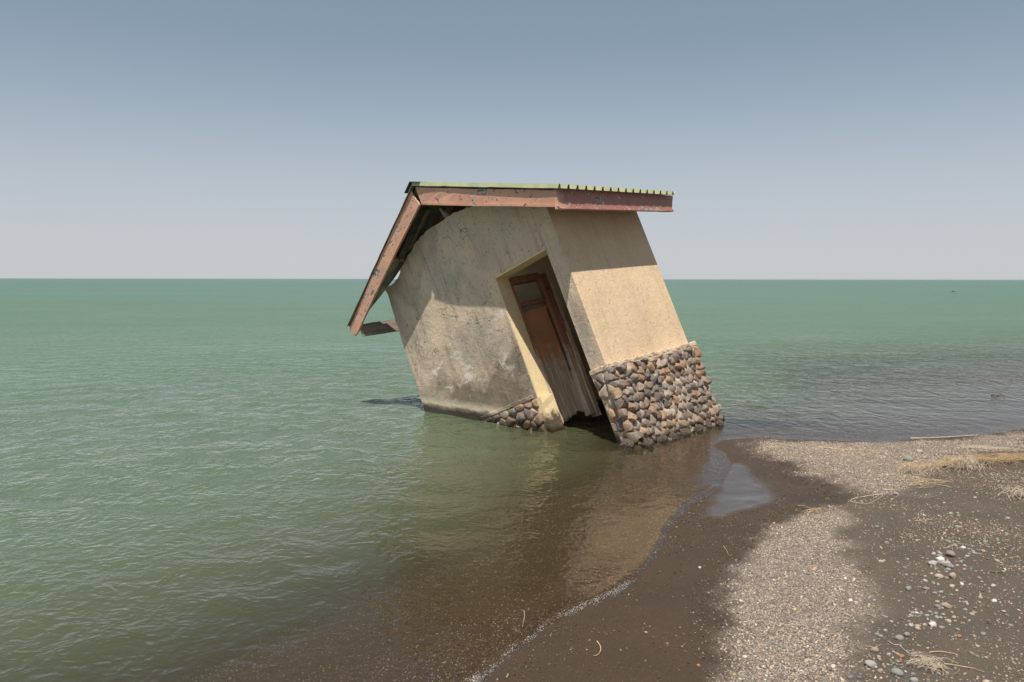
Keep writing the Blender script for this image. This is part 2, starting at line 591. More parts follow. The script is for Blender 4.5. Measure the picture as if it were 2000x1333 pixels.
def m_ground():
    t = NT('volcanic_sand')
    p = t.pos()
    dry, grav, film, sh = t.attr('dry'), t.attr('grav'), t.attr('film'), t.attr('shore')
    n1 = t.noise(p, 2.2, 5, .6)
    nf = t.noise(p, 260, 3, .7)
    nm = t.noise(p, 38, 5, .7)
    drysand = t.mix(t.step(n1, .35, .65), (.098, .077, .057), (.074, .060, .047))
    wetsand = t.mix(t.step(n1, .35, .65), (.057, .037, .022), (.045, .030, .019))
    c = t.mix(dry, wetsand, drysand)
    c = t.mix(t.math('MULTIPLY', t.step(nf, .50, .68), .55), c, t.mix(dry, (.20, .135, .085), (.27, .22, .175)))
    c = t.mix(t.math('MULTIPLY', t.step(nf, .46, .34), .55), c, (.045, .036, .030))
    # small grit
    vc = t.voro(p, 95, 'F1', 'Color')
    vd = t.voro(p, 95, 'F1', 'Distance')
    vs = t.xyz(vc)
    grit = t.math('MULTIPLY', t.step(vs[0], .55, .60), t.step(vd, .42, .30))
    gritcol = t.ramp(vs[1], [(0, (.10, .085, .072)), (.35, (.24, .20, .165)), (.65, (.40, .33, .27)), (.88, (.55, .49, .42)), (1, (.45, .24, .13))])
    gritw = t.mix(1.0, gritcol, (.42, .34, .27), 'MULTIPLY')
    gc = t.mix(dry, gritw, gritcol)
    amt = t.math('MULTIPLY', grit, t.math('ADD', t.math('MULTIPLY', grav, .95), t.step(nm, .55, .62), True))
    c = t.mix(amt, c, gc)
    # pale gravel bed between the loose pebbles
    v2c = t.xyz(t.voro(p, 150, 'F1', 'Color'))
    v2d = t.voro(p, 150, 'F1', 'Distance')
    bed = t.ramp(v2c[2], [(0, (.16, .13, .105)), (.4, (.32, .26, .21)), (.8, (.44, .37, .30)), (1, (.60, .52, .44))])
    bed = t.mix(t.step(v2d, .35, .62), bed, (.12, .10, .082))
    c = t.mix(t.math('MULTIPLY', grav, t.step(nm, .36, .46)), c, bed)
    wet = t.math('SUBTRACT', 1.0, dry)
    rough = t.mix(dry, (.50, .50, .50), (.95, .95, .95))
    rough = t.mix(film, rough, (.035, .035, .035))
    h = t.math('ADD', t.math('MULTIPLY', nf, .5), t.math('ADD', t.math('MULTIPLY', nm, 1.2), t.math('MULTIPLY', t.math('MULTIPLY', amt, t.math('SUBTRACT', .5, vd)), 1.6)))
    hh = t.math('MULTIPLY', h, t.math('SUBTRACT', 1.0, t.math('MULTIPLY', film, .985)))
    nb = t.bump(hh, .006, .9)
    t.pr(Base_Color=c, Roughness=rough, Normal=nb)
    t.link(t.rng(film, 0, 1, .22, .6), t.p.inputs['Specular IOR Level'])
    return t.m


ground = link('ground', me, None, m_ground())
tag(ground, 'dark volcanic sand beach sloping under the lake', kind='structure')

# ------------------------------------------------------------------ lake
wx, wy, wf = grid(axis(-9.5, 7.5, .036, -40000, 40000, 1.10), axis(2.4, 16.0, .036, -30, 60000, 1.10))
ws = sd_shore(wx, wy)
depth = np.clip(-ground_z(wx, wy, ws), 0, 9)
wz = np.zeros_like(wx)
rg = np.random.default_rng(5)
dist_fade = np.exp(-np.maximum(0, np.hypot(wx, wy - 8) - 9) / 6)
for k in range(26):
    lam = rg.uniform(.26, 1.1)
    th = math.radians(rg.normal(-103, 42))
    kx, ky = math.cos(th) * 2 * math.pi / lam, math.sin(th) * 2 * math.pi / lam
    ph = kx * wx + ky * wy + rg.uniform(0, 6.28) + 2.2 * (fbm(wx * .6, wy * .6, 2, 60 + k) - .5)
    wz += .0017 * lam ** .8 * (np.sin(ph) + .35 * np.sin(2 * ph + 1.2))
wz *= dist_fade * smooth(0, .28, depth)
wz += .010 * np.exp(-((ws + .05) / .035) ** 2) * (wy < 6.2) * (wx < 2) * fbm(wx * 3, wy * 3, 2, 77)
me = np_mesh('water', np.stack([wx, wy, wz], 1), wf)
set_attr(me, 'depth', depth)
set_attr(me, 'off', np.clip(-ws, -1, 60000))


def m_water():
    t = NT('green_lake_water')
    p = t.pos()
    depth, off = t.attr('depth'), t.attr('off')
    y = t.xyz(p)[1]
    # silt makes the lake opaque within a few decimetres
    big = t.noise(t.map(p, (.05, .22, 1)), 1.0, 4, .55)
    far = t.rng(t.math('MULTIPLY', y, t.rng(t.noise(t.map(p, (.01, .03, 1)), 1.0, 3), .3, .7, .6, 1.5)), 12, 90, 0, 1)
    col = t.mix(t.rng(off, .5, 3.4, 0, 1), (.085, .074, .034), (.088, .124, .070))
    col = t.mix(t.rng(off, 4, 14, 0, 1), col, (.095, .158, .104))
    teal = t.mix(t.step(t.noise(t.map(p, (.004, .035, 1)), 1.0, 3), .42, .58), (.098, .178, .149), (.106, .168, .122))
    col = t.mix(far, col, teal)
    col = t.mix(t.rng(y, 90, 600, 0, 1), col, (.103, .172, .156))
    col = t.mix(t.math('MULTIPLY', t.step(big, .4, .65), .22), col, t.mix(1.0, col, (.75, .80, .85), 'MULTIPLY'))
    murk = t.math('SUBTRACT', 1.0, t.math('POWER', 2.718, t.math('MULTIPLY', depth, -4.2)))
    # wind ripples with sharpened crests
    def crest(n):
        return t.math('SUBTRACT', 1.0, t.math('ABSOLUTE', t.math('MULTIPLY', t.math('SUBTRACT', n, .5), 2.6)))
    calm = t.rng(off, .2, 3.9, .09, 1)
    r1 = crest(t.noise(t.map(p, (4.8, 5.4, 1), (0, 0, -.25)), 1.0, 2, .5, .5))
    r2 = crest(t.noise(t.map(p, (10.0, 11.5, 1), (0, 0, .35), (3, 1, 0)), 1.0, 2, .5, .4))
    r3 = t.noise(t.map(p, (26, 30, 1), (0, 0, -.1)), 1.0, 2, .5)
    gust = t.rng(t.noise(t.map(p, (.16, .40, 1), (0, 0, -.3)), 1.0, 4, .6, .5), .32, .68, .5, 1.25)
    h = t.math('ADD', t.math('ADD', t.math('MULTIPLY', r1, .85), t.math('MULTIPLY', r2, .50)), t.math('MULTIPLY', r3, .22))
    r4 = crest(t.noise(t.map(p, (3.4, 1.7, 1), (0, 0, -.12)), 1.0, 3, .55, .4))
    r5 = t.noise(t.map(p, (1.6, .30, 1), (0, 0, -.05)), 1.0, 4, .6)
    h = t.math('ADD', h, t.math('MULTIPLY', r4, t.rng(y, 5, 24, 1.0, 6.0)))
    h = t.math('ADD', h, t.math('MULTIPLY', r5, t.rng(y, 12, 120, 0, 60)))
    h = t.math('MULTIPLY', t.math('MULTIPLY', h, gust), calm)
    nb = t.bump(h, .026, 1.0)
    fr = t.n.new('ShaderNodeFresnel')
    fr.inputs['IOR'].default_value = 1.33
    t.link(nb, fr.inputs['Normal'])
    dif = t.n.new('ShaderNodeBsdfDiffuse')
    t.link(col, dif.inputs['Color'])
    tr = t.n.new('ShaderNodeBsdfTransparent')
    tr.inputs['Color'].default_value = (.95, .91, .84, 1)
    gl = t.n.new('ShaderNodeBsdfGlossy')
    gl.inputs['Roughness'].default_value = .06
    gl.inputs['Color'].default_value = (1, 1, 1, 1)
    t.link(nb, gl.inputs['Normal'])
    m1 = t.n.new('ShaderNodeMixShader')
    t.link(murk, m1.inputs[0])
    t.link(tr.outputs[0], m1.inputs[1])
    t.link(dif.outputs[0], m1.inputs[2])
    m2 = t.n.new('ShaderNodeMixShader')
    k = t.math('ADD', t.rng(y, 5, 28, 1.0, .43), t.rng(y, 60, 900, 0, .22))
    t.link(t.math('MULTIPLY', fr.outputs[0], k, True), m2.inputs[0])
    t.link(m1.outputs[0], m2.inputs[1])
    t.link(gl.outputs[0], m2.inputs[2])
    t.link(m2.outputs[0], t.out.inputs['Surface'])
    return t.m


water = link('water', me, None, m_water())
tag(water, 'green rippled lake reaching to the horizon', kind='structure')

# the faint far shore on the right half of the horizon
bm = bmesh.new()
N = 90
prev = None
for i in range(N + 1):
    a = i / N
    x = 3500 + a * 22000
    y = 24000 - 1500 * a
    hgt = (32 + 26 * float(vnoise(np.array([a * 9]), np.array([.5]), 3)[0]) + 10 * float(vnoise(np.array([a * 40]), np.array([.5]), 4)[0])) * min(1, a * 6)
    ring = [bm.verts.new((x, y, -3)), bm.verts.new((x + 20, y + 900, hgt)), bm.verts.new((x + 60, y + 2600, -3))]
    if prev:
        for k in range(2): bm.faces.new((prev[k], ring[k], ring[k + 1], prev[k + 1]))
    prev = ring
far = from_bm('far_shore_hills', bm, m_simple('hazed_hills', (.30, .29, .30), (.27, .265, .28), .001, 1, 0), None, True)  # distance haze put into the pale hill colour
tag(far, 'faint low far shore on the right of the horizon', kind='structure')

# ------------------------------------------------------------------ the tilted house
HR = Matrix(((0.6371, -0.6935, -0.3365), (0.7687, 0.6039, 0.2108), (0.0570, -0.3929, 0.9178)))
HT = Vector((0.976, 7.8968, 0.8121))
house = empty('ruined_house', HT, HR.to_quaternion())
tag(house, 'small tilted plaster house half sunk at the lake edge on a stone plinth', 'house')


def bx(bm, lo, hi, jit=0.0, seg=None):
    """axis aligned box, optionally subdivided along the longest side and jittered"""
    lo, hi = Vector(lo), Vector(hi)
    if jit:
        L = max(range(3), key=lambda i: hi[i] - lo[i])
        a, b = [(L + 1) % 3, (L + 2) % 3]
        n = seg or max(1, int((hi[L] - lo[L]) / .07))
        rings = []
        for i in range(n + 1):
            ring = []
            for qa, qb in ((0, 0), (1, 0), (1, 1), (0, 1)):
                p = Vector((0, 0, 0))
                p[L] = lo[L] + (hi[L] - lo[L]) * i / n
                p[a] = hi[a] if qa else lo[a]
                p[b] = hi[b] if qb else lo[b]
                ring.append(bm.verts.new(p + Vector([random.uniform(-jit, jit) for _ in range(3)])))
            rings.append(ring)
        for p, q in zip(rings, rings[1:]):
            for k in range(4): bm.faces.new((p[k], p[(k + 1) % 4], q[(k + 1) % 4], q[k]))
        bm.faces.new(rings[0][::-1])
        bm.faces.new(rings[-1])
        return rings
    r = bmesh.ops.create_cube(bm, size=1)['verts']
    for v in r:
        v.co = Vector([lo[i] + (v.co[i] + .5) * (hi[i] - lo[i]) for i in range(3)])
    return r


def beam(bm, p, q, up, w, h, jit=0.0, cuts=5):
    """board from p to q (top centre line); h measured down from up, w across"""
    p, q, up = Vector(p), Vector(q), Vector(up).normalized()
    d = (q - p).normalized()
    s = d.cross(up).normalized()
    up = s.cross(d).normalized()
    rings = []
    for i in range(cuts + 1):
        c = p.lerp(q, i / cuts)
        off = [(-w / 2, 0), (w / 2, 0), (w / 2, -h), (-w / 2, -h)]
        rings.append([bm.verts.new(c + s * a + up * b + Vector([random.uniform(-jit, jit) for _ in range(3)])) for a, b in off])
    for a, b in zip(rings, rings[1:]):
        for k in range(4): bm.faces.new((a[k], a[(k + 1) % 4], b[(k + 1) % 4], b[k]))
    bm.faces.new(rings[0][::-1])
    bm.faces.new(rings[-1])


D1, D2, DH, WT = .2026, 1.0209, 1.4175, .22
LU, LV = 1.868, 2.872


def warp(o, amp=.006, f=2.3):
    for v in o.data.vertices:
        k = v.co
        k.x += amp * math.sin(f * k.y * 1.7 + 1.0) - amp * .6 * math.sin(f * 3.1 * k.y)
        k.z += amp * .8 * math.sin(f * 1.3 * k.y + 2.0)
    return o


def densify(pts, step=.06, jit=.006, closed=True):
    out = []
    n = len(pts)
    for i in range(n if closed else n - 1):
        a, b = Vector(pts[i]), Vector(pts[(i + 1) % n])
        m = max(1, int((b - a).length / step))
        for k in range(m):
            p = a.lerp(b, k / m)
            if k: p = p + Vector((random.uniform(-jit, jit), random.uniform(-jit, jit)))
            out.append((p.x, p.y))
    return out


def slab(bm, outline, u0, u1, ax=0):
    """prism of a polygon in the plane of the other two axes"""
    def P(a, b, c): return (c, a, b) if ax == 0 else (a, c, b)
    A = [bm.verts.new(P(a, b, u0)) for a, b in outline]
    B = [bm.verts.new(P(a, b, u1)) for a, b in outline]
    n = len(A)
    for t in tessellate_polygon([[Vector((a, b, 0)) for a, b in outline]]):
        bm.faces.new([A[i] for i in t])
        bm.faces.new([B[i] for i in t][::-1])
    for i in range(n): bm.faces.new((A[i], B[i], B[(i + 1) % n], A[(i + 1) % n]))


# gable wall with the door opening, its broken top edge traced in the wall's own plane
bm = bmesh.new()
top = spline([(2.807, 1.957), (2.815, 2.050), (2.682, 2.045), (2.548, 2.066), (2.381, 2.171), (2.225, 2.242), (2.005, 2.330), (1.845, 2.362), (1.603, 2.372),
              (1.314, 2.364), (1.095, 2.335), (.934, 2.294), (.86, 2.36)], 4)
outline = densify([(D1, -1.4), (D1, -1.39)], 1) + []
pts = [(LV + .02, -1.45), (LV, 0.0), (2.855, .4), (2.84, 1.0), (2.845, 1.3), (2.82, 1.6)]
left = densify(pts, .05, .010, False)
jamb_l = [(D2, DH), (D2, -1.45)]
top = [(a + random.uniform(-.010, .010), b + random.uniform(-.014, .008)) for a, b in top]
ol = [(0.0, 1.93), (0.0, -1.45), (D1, -1.45), (D1, DH)] + jamb_l + left + top
slab(bm, ol, 0.0, WT)
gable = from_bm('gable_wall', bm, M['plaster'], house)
bevel(gable, .012, 2, 50)

# side wall (its end is the strip to the right of the door), back wall, left wall
bm = bmesh.new()
slab(bm, [(0.004, -1.44), (LU, -1.44), (LU, 1.95), (0.004, 1.95)], -.004, D1 - .006, 1)
sidew = from_bm('side_wall', bm, M['plaster_side'], house)
bevel(sidew, .014, 2, 50)
bm = bmesh.new()
bx(bm, (WT + .003, LV - .20, -1.45), (LU, LV - .01, 1.72))
leftw = from_bm('lakeside_wall', bm, M['plaster'], house)
bm = bmesh.new()
slab(bm, [(D1 + .003, -1.45), (LV - .203, -1.45), (LV - .203, 1.9), (1.45, 2.6), (D1 + .003, 1.98)], LU - .2, LU - .004)
backw = from_bm('back_wall', bm, M['plaster'], house)

# painted reveal of the doorway
bm = bmesh.new()
bx(bm, (.004, D2 - .014, -.52), (WT + .002, D2 + .001, DH - .016))
bx(bm, (.004, D1 + .003, DH - .014), (WT + .002, D2 - .001, DH + .001))
rev = from_bm('door_reveal', bm, M['cream'], house)
bm = bmesh.new()
bx(bm, (-.012, D2 - .02, -.62), (.003, D2 + .05, -.06), .004)
bx(bm, (-.012, D2 - .055, -.62), (WT, D2 - .018, -.05), .005)
foot = from_bm('reveal_foot', bm, M['cream'], house)

# door frame hanging inwards from the left jamb, with transom bar and board
TH = math.radians(78)
dirx = Vector((math.sin(TH), -math.cos(TH), 0))
HX = Vector((.245, 1.0, 0))


def fp(a, w, dpt=0.0):
    nrm = Vector((math.cos(TH), math.sin(TH), 0))
    p = HX + dirx * a + nrm * dpt
    return Vector((p.x, p.y, w))


bm = bmesh.new()
FW = .56
UPN = Vector((-math.cos(TH), -math.sin(TH), 0))
beam(bm, fp(0.0, 1.38), fp(0.0, -.42), UPN, .05, .10, .003, 14)
beam(bm, fp(FW - .05, 1.38), fp(FW - .05, -.42), UPN, .115, .10, .004, 14)
beam(bm, fp(.03, 1.36), fp(FW - .10, 1.36), UPN, .085, .10, .003, 5)
fr = from_bm('door_frame', bm, M['frame'], house)
bevel(fr, .006, 1)
bm = bmesh.new()
beam(bm, fp(FW + .035, 1.40), fp(FW + .035, -.46), UPN, .045, .12, .004, 18)
beam(bm, fp(FW - .005, .62, -.012), fp(FW - .005, -.44, -.012), UPN, .020, .02, .004, 12)
from_bm('door_stop', bm, M['stop'], fr)
bm = bmesh.new()
beam(bm, fp(.03, 1.06, .02), fp(FW - .10, 1.06, .02), UPN, .05, .07, .002, 5)
bevel(from_bm('transom_bar', bm, M['frame'], fr), .004, 1)
bm = bmesh.new()
e0 = [fp(.03, 1.00, .07), fp(FW - .12, .98, .07)]
n = 40
tops, bots = [], []
for i in range(n + 1):
    a = .03 + (FW - .14) * i / n
    tops.append((a, .97 + .03 * i / n))
    bots.append((a, -.38 + .05 * i / n + random.uniform(-.035, .03)))
A = [bm.verts.new(fp(a, w, .075)) for a, w in tops] + [bm.verts.new(fp(a, w, .075)) for a, w in reversed(bots)]
B = [bm.verts.new(v.co + Vector((math.cos(TH) * .02, math.sin(TH) * .02, 0))) for v in A]
fa = bm.faces.new(A); fb = bm.faces.new(B[::-1])
for i in range(len(A)): bm.faces.new((A[i], B[i], B[(i + 1) % len(A)], A[(i + 1) % len(A)]))
bmesh.ops.triangulate(bm, faces=[fa, fb])
from_bm('door_board', bm, M['leaf'], fr)
bm = bmesh.new()
beam(bm, fp(FW - .135, .95, .04), fp(FW - .125, .15, .04), UPN, .012, .012, .001, 6)
from_bm('bolt_rod', bm, M['darkmetal'], fr)

# inner cream lining of the room and a dark rail behind the doorway
bm = bmesh.new()
bx(bm, (LU - .215, D1 + .02, -1.2), (LU - .204, LV - .22, 2.0))
from_bm('room_lining', bm, M['cream'], house)
bm = bmesh.new()
bx(bm, (.60, .24, -.5), (.66, .32, 1.5), .003)
bx(bm, (.60, .32, 1.02), (.65, .62, 1.08), .003)
from_bm('inner_post', bm, M['frame'], house)

# ---- stones of the plinth
STONE_COLS = [(.34, .245, .18), (.27, .20, .155), (.34, .24, .17), (.235, .19, .155), (.40, .32, .25), (.19, .145, .115), (.35, .225, .145), (.40, .25, .15),
              (.29, .22, .17), (.42, .345, .275), (.17, .135, .115), (.31, .20, .135), (.23, .185, .16)]


def clip(poly, n, d):
    out = []
    for i in range(len(poly)):
        a, b = poly[i], poly[(i + 1) % len(poly)]
        da, db = n[0] * a[0] + n[1] * a[1] - d, n[0] * b[0] + n[1] * b[1] - d
        if da <= 0: out.append(a)
        if da * db < 0:
            t = da / (da - db)
            out.append((a[0] + (b[0] - a[0]) * t, a[1] + (b[1] - a[1]) * t))
    return out


def masonry(region, px, py, depth, to3, rs, top_limit=None, skip=0.0):
    """dry-looking rubble: one stone per Voronoi cell of a jittered lattice; returns verts, faces, colours"""
    xs = [p[0] for p in region]; ys = [p[1] for p in region]
    seeds = []
    r = 0
    y = min(ys) - py
    while y < max(ys) + py:
        x = min(xs) - px + (r % 2) * px / 2
        while x < max(xs) + px:
            seeds.append((x + rs.uniform(-.34, .34) * px, y + rs.uniform(-.30, .30) * py))
            x += px
        y += py
        r += 1
    V, F, CC = [], [], []
    for s in seeds:
        if sdist(np.array([s[0]]), np.array([s[1]]), region)[0] < -.01: continue
        if rs.random() < skip: continue
        cell = [(s[0] - px, s[1] - py), (s[0] + px, s[1] - py), (s[0] + px, s[1] + py), (s[0] - px, s[1] + py)]
        for q in seeds:
            if q == s: continue
            dx, dy = q[0] - s[0], q[1] - s[1]
            L = math.hypot(dx, dy)
            if L > 2.6 * px or L < 1e-6: continue
            cell = clip(cell, (dx / L, dy / L), (q[0] + s[0]) / 2 * dx / L + (q[1] + s[1]) / 2 * dy / L)
            if len(cell) < 3: break
        for i in range(len(region)):
            ax_, ay_ = region[i]
            bx_, by_ = region[(i + 1) % len(region)]
            nx_, ny_ = by_ - ay_, ax_ - bx_
            L = math.hypot(nx_, ny_)
            if len(cell) > 2: cell = clip(cell, (nx_ / L, ny_ / L), (nx_ * ax_ + ny_ * ay_) / L + .004)
        if len(cell) < 3: continue
        cx = sum(p[0] for p in cell) / len(cell); cy = sum(p[1] for p in cell) / len(cell)
        hgt = depth * rs.uniform(.65, 1.25)
        pts = []
        sh = rs.uniform(.90, .99)
        ox, oy = rs.uniform(-.25, .25) * px, rs.uniform(-.25, .25) * py
        for (a, b) in cell:
            a, b = cx + (a - cx) * sh, cy + (b - cy) * sh
            pts.append((a, b, -.02))
            pts.append((a + rs.uniform(-.006, .006), b + rs.uniform(-.006, .006), hgt * rs.uniform(.15, .6)))
            k = rs.uniform(.40, .85)
            pts.append((cx + ox * .5 + (a - cx) * k, cy + oy * .5 + (b - cy) * k, hgt * rs.uniform(.75, 1.0)))
        pts.append((cx + ox, cy + oy, hgt * rs.uniform(.92, 1.04)))
        bm = bmesh.new()
        vs = [bm.verts.new(to3(*p)) for p in pts]
        bmesh.ops.convex_hull(bm, input=vs)
        bmesh.ops.delete(bm, geom=[v for v in bm.verts if not v.link_faces], context='VERTS')
        bmesh.ops.dissolve_limit(bm, angle_limit=math.radians(13), verts=bm.verts[:], edges=bm.edges[:])
        bmesh.ops.bevel(bm, geom=bm.edges[:], offset=rs.uniform(.002, .005), segments=2, profile=.6, affect='EDGES')
        bmesh.ops.recalc_face_normals(bm, faces=bm.faces[:])
        bmesh.ops.triangulate(bm, faces=bm.faces[:])
        bm.verts.index_update()
        o = len(V)
        V += [v.co[:] for v in bm.verts]
        F += [[v.index + o for v in f.verts] for f in bm.faces]
        c0 = STONE_COLS[rs.randrange(len(STONE_COLS))]
        g = rs.uniform(.74, 1.08)
        CC += [(c0[0] * g, c0[1] * g, c0[2] * g)] * len(bm.verts)
        bm.free()
    return V, F, CC


def stone_obj(name, sets, parent):
    V, F, CC = [], [], []
    for v, f, c in sets:
        o = len(V)
        V += v; CC += c
        F += [[i + o for i in q] for q in f]
    me = np_mesh(name, np.array(V), np.array(F), True)
    set_col(me, 'Col', np.array(CC))
    o = link(name, me, parent, M['stone'])
    return o


rs = random.Random(4)
side = masonry([(-.115, -1.25), (1.80, -1.25), (1.905, -.055), (-.105, -.05)], .106, .092, .080, lambda a, b, c: (a, -.03 - c, b), rs)
front = masonry([(-.055, -1.25), (.095, -1.25), (.172, -.06), (-.055, -.06)], .115, .125, .065, lambda a, b, c: (-.03 - c, a, b), rs)
stone_obj('stone_plinth', [side, front], house)
low = masonry([(.99, -.75), (2.55, -.75), (2.55, -.06), (1.03, -.05)], .118, .112, .055, lambda a, b, c: (-.015 - c, a, b), rs)
stone_obj('stone_footing', [low], house)

bm = bmesh.new()
slab(bm, [(-.052, -1.4), (.075, -1.4), (.105, -.9), (.19, -.045), (-.052, -.045)], -.052, .10)
slab(bm, [(.102, -1.4), (1.79, -1.4), (LU + .01, -.045), (.102, -.045)], -.060, .19, 1)
bx(bm, (-.016, D2 + .04, -1.4), (.18, 2.75, -.04))
from_bm('mortar_bed', bm, M['mortar'], house)
# ledge on top of the plinth
bm = bmesh.new()
bx(bm, (-.075, -.065, -.052), (LU + .055, .0, -.004), .011, 40)
bx(bm, (-.070, .004, -.055), (-.003, .188, -.002), .004, 4)
led = from_bm('plinth_ledge', bm, M['mortar'], house)
bevel(led, .008, 1)
bm = bmesh.new()
bx(bm, (-.045, D2 + .03, -.042), (-.003, 2.55, .002), .004, 26)
led2 = from_bm('footing_ledge', bm, M['plaster'], house)
bevel(led2, .006, 1)

# ---- roof
SL = .536
RV, RW = 1.449, 2.79


def rw(v): return RW - SL * abs(v - RV)


def corrug(bm, sgn, vend, u0, u1, umax=None, first=.012, pitch=.16, rib=.042, th=.0035, lift=.012):
    """trapezoid ribbed sheet of one slope, running from the ridge down to vend"""
    prof = [(u0, 0)]
    u = u0 + first
    while u < u1 - .001:
        for du, hh in ((0, rib), (.022, rib), (.036, 0), (pitch - .036 + .022, 0)):
            if u + du <= u1: prof.append((u + du, hh))
        u += pitch
    prof.append((u1, rib))
    nrm = Vector((0, sgn * SL, 1)).normalized()
    segs = 24
    top, bot = [], []
    for j in range(segs + 1):
        v = RV + (vend - RV) * j / segs
        base = Vector((0, v, rw(v) + lift))
        sag = random.uniform(-.003, .003)
        lim = umax(v) if umax else 99
        top.append([bm.verts.new(base + Vector((min(a, lim), 0, 0)) + nrm * (h + th + sag)) for a, h in prof])
        bot.append([bm.verts.new(base + Vector((min(a, lim), 0, 0)) + nrm * (h + sag)) for a, h in prof])
    fs_t, fs_b = [], []
    n = len(prof)
    for j in range(segs):
        for i in range(n - 1):
            fs_t.append(bm.faces.new((top[j][i], top[j][i + 1], top[j + 1][i + 1], top[j + 1][i])))
            fs_b.append(bm.faces.new((bot[j][i], bot[j + 1][i], bot[j + 1][i + 1], bot[j][i + 1])))
    for j in (0, segs):
        for i in range(n - 1): fs_b.append(bm.faces.new((top[j][i], bot[j][i], bot[j][i + 1], top[j][i + 1])))
    for i in (0, n - 1):
        for j in range(segs): fs_t.append(bm.faces.new((top[j][i], top[j + 1][i], bot[j + 1][i], bot[j][i])))
    for f in fs_b: f.material_index = 1


def torn(v):
    """the lake-side slope has lost its lower sheets except for the strip behind the barge board"""
    return float(np.interp(v, [1.4, 2.34, 2.40, 2.66, 3.0, 3.25, 3.42], [2.3, 2.25, .20, .12, 0.0, -.10, -.27]))


for sgn, vend in ((-1, -.434), (1, 3.42)):
    bm = bmesh.new()
    corrug(bm, sgn, vend, -.337, 2.165, torn if sgn > 0 else None, .10 if sgn > 0 else .012)
    o = from_bm('roof_sheet', bm, [M['green'], M['galv']], house)
roof = o
bm = bmesh.new()
for sgn in (-1, 1):
    n_ = Vector((0, sgn * SL, 1)).normalized()
    d = Vector((0, sgn, -SL)).normalized()
    a0 = Vector((0, RV, RW + .066))
    q = [a0, a0 + d * .16, a0 + d * .16 - n_ * .01, a0 - Vector((0, 0, .012))]
    A = [bm.verts.new(p + Vector((-.35, 0, 0))) for p in q]
    B = [bm.verts.new(p + Vector((2.31, 0, 0))) for p in q]
    bm.faces.new(A); bm.faces.new(B[::-1])
    for i in range(4): bm.faces.new((A[i], B[i], B[(i + 1) % 4], A[(i + 1) % 4]))
from_bm('ridge_cap', bm, M['darkmetal'], house)


def board(name, poly, u0, u1, mat, jit=.003, parent=None):
    """board lying in a plane of constant u, outline given as (v, w)"""
    bm = bmesh.new()
    slab(bm, densify(poly, .12, jit), u0, u1)
    return bevel(warp(from_bm(name, bm, mat, parent or house)), .005, 1, 50)


# barge board on the left slope, rake board on the right slope (u is their outer face)
o = board('barge_board', [(1.52, 2.775), (3.375, 1.752), (3.40, 1.70), (3.345, 1.60), (3.25, 1.625), (1.455, 2.555)], -.312, -.286, M['fascia'])
bm = bmesh.new()
slab(bm, densify([(3.25, 1.640), (1.455, 2.572), (1.455, 2.553), (3.25, 1.621)], .12, .001), -.326, -.3125)
warp(from_bm('lip', bm, M['fascia'], o))
o = board('rake_board', [(-.385, 1.793), (1.43, 2.778), (1.425, 2.548), (-.35, 1.625)], -.312, -.286, M['fascia'])
bm = bmesh.new()
slab(bm, densify([(-.35, 1.645), (1.40, 2.555), (1.40, 2.533), (-.35, 1.622)], .12, .001), -.330, -.3125)
warp(from_bm('lip', bm, M['fascia'], o))
# eave fascia: leans, so its lower edge sits nearer the wall at both ends
bm = bmesh.new()
q = [(-.285, -.372, 1.820), (2.215, -.372, 1.820), (2.07, -.345, 1.612), (-.345, -.345, 1.612)]
cols = 22
rows = []
for r_ in range(4):
    rows.append([Vector(q[0]).lerp(Vector(q[1]), i / cols).lerp(Vector(q[3]).lerp(Vector(q[2]), i / cols), r_ / 3) + Vector((0, random.uniform(-.0025, .0025), random.uniform(-.002, .002))) for i in range(cols + 1)])
F_ = [[bm.verts.new(p) for p in r_] for r_ in rows]
K_ = [[bm.verts.new(p + Vector((0, .024, 0))) for p in r_] for r_ in rows]
for r_ in range(3):
    for i in range(cols):
        bm.faces.new((F_[r_][i], F_[r_][i + 1], F_[r_ + 1][i + 1], F_[r_ + 1][i]))
        bm.faces.new((K_[r_][i], K_[r_ + 1][i], K_[r_ + 1][i + 1], K_[r_][i + 1]))
for i in range(cols):
    bm.faces.new((F_[0][i], K_[0][i], K_[0][i + 1], F_[0][i + 1]))
    bm.faces.new((F_[3][i], F_[3][i + 1], K_[3][i + 1], K_[3][i]))
for r_ in range(3):
    for i in (0, cols): bm.faces.new((F_[r_][i], F_[r_ + 1][i], K_[r_ + 1][i], K_[r_][i]))
eave = from_bm('eave_fascia', bm, M['fascia'], house)
bm = bmesh.new()
beam(bm, (-.35, -.357, 1.634), (2.08, -.357, 1.634), (0, 0, 1), .022, .03, .0015, 20)
from_bm('lip', bm, M['fascia'], eave)

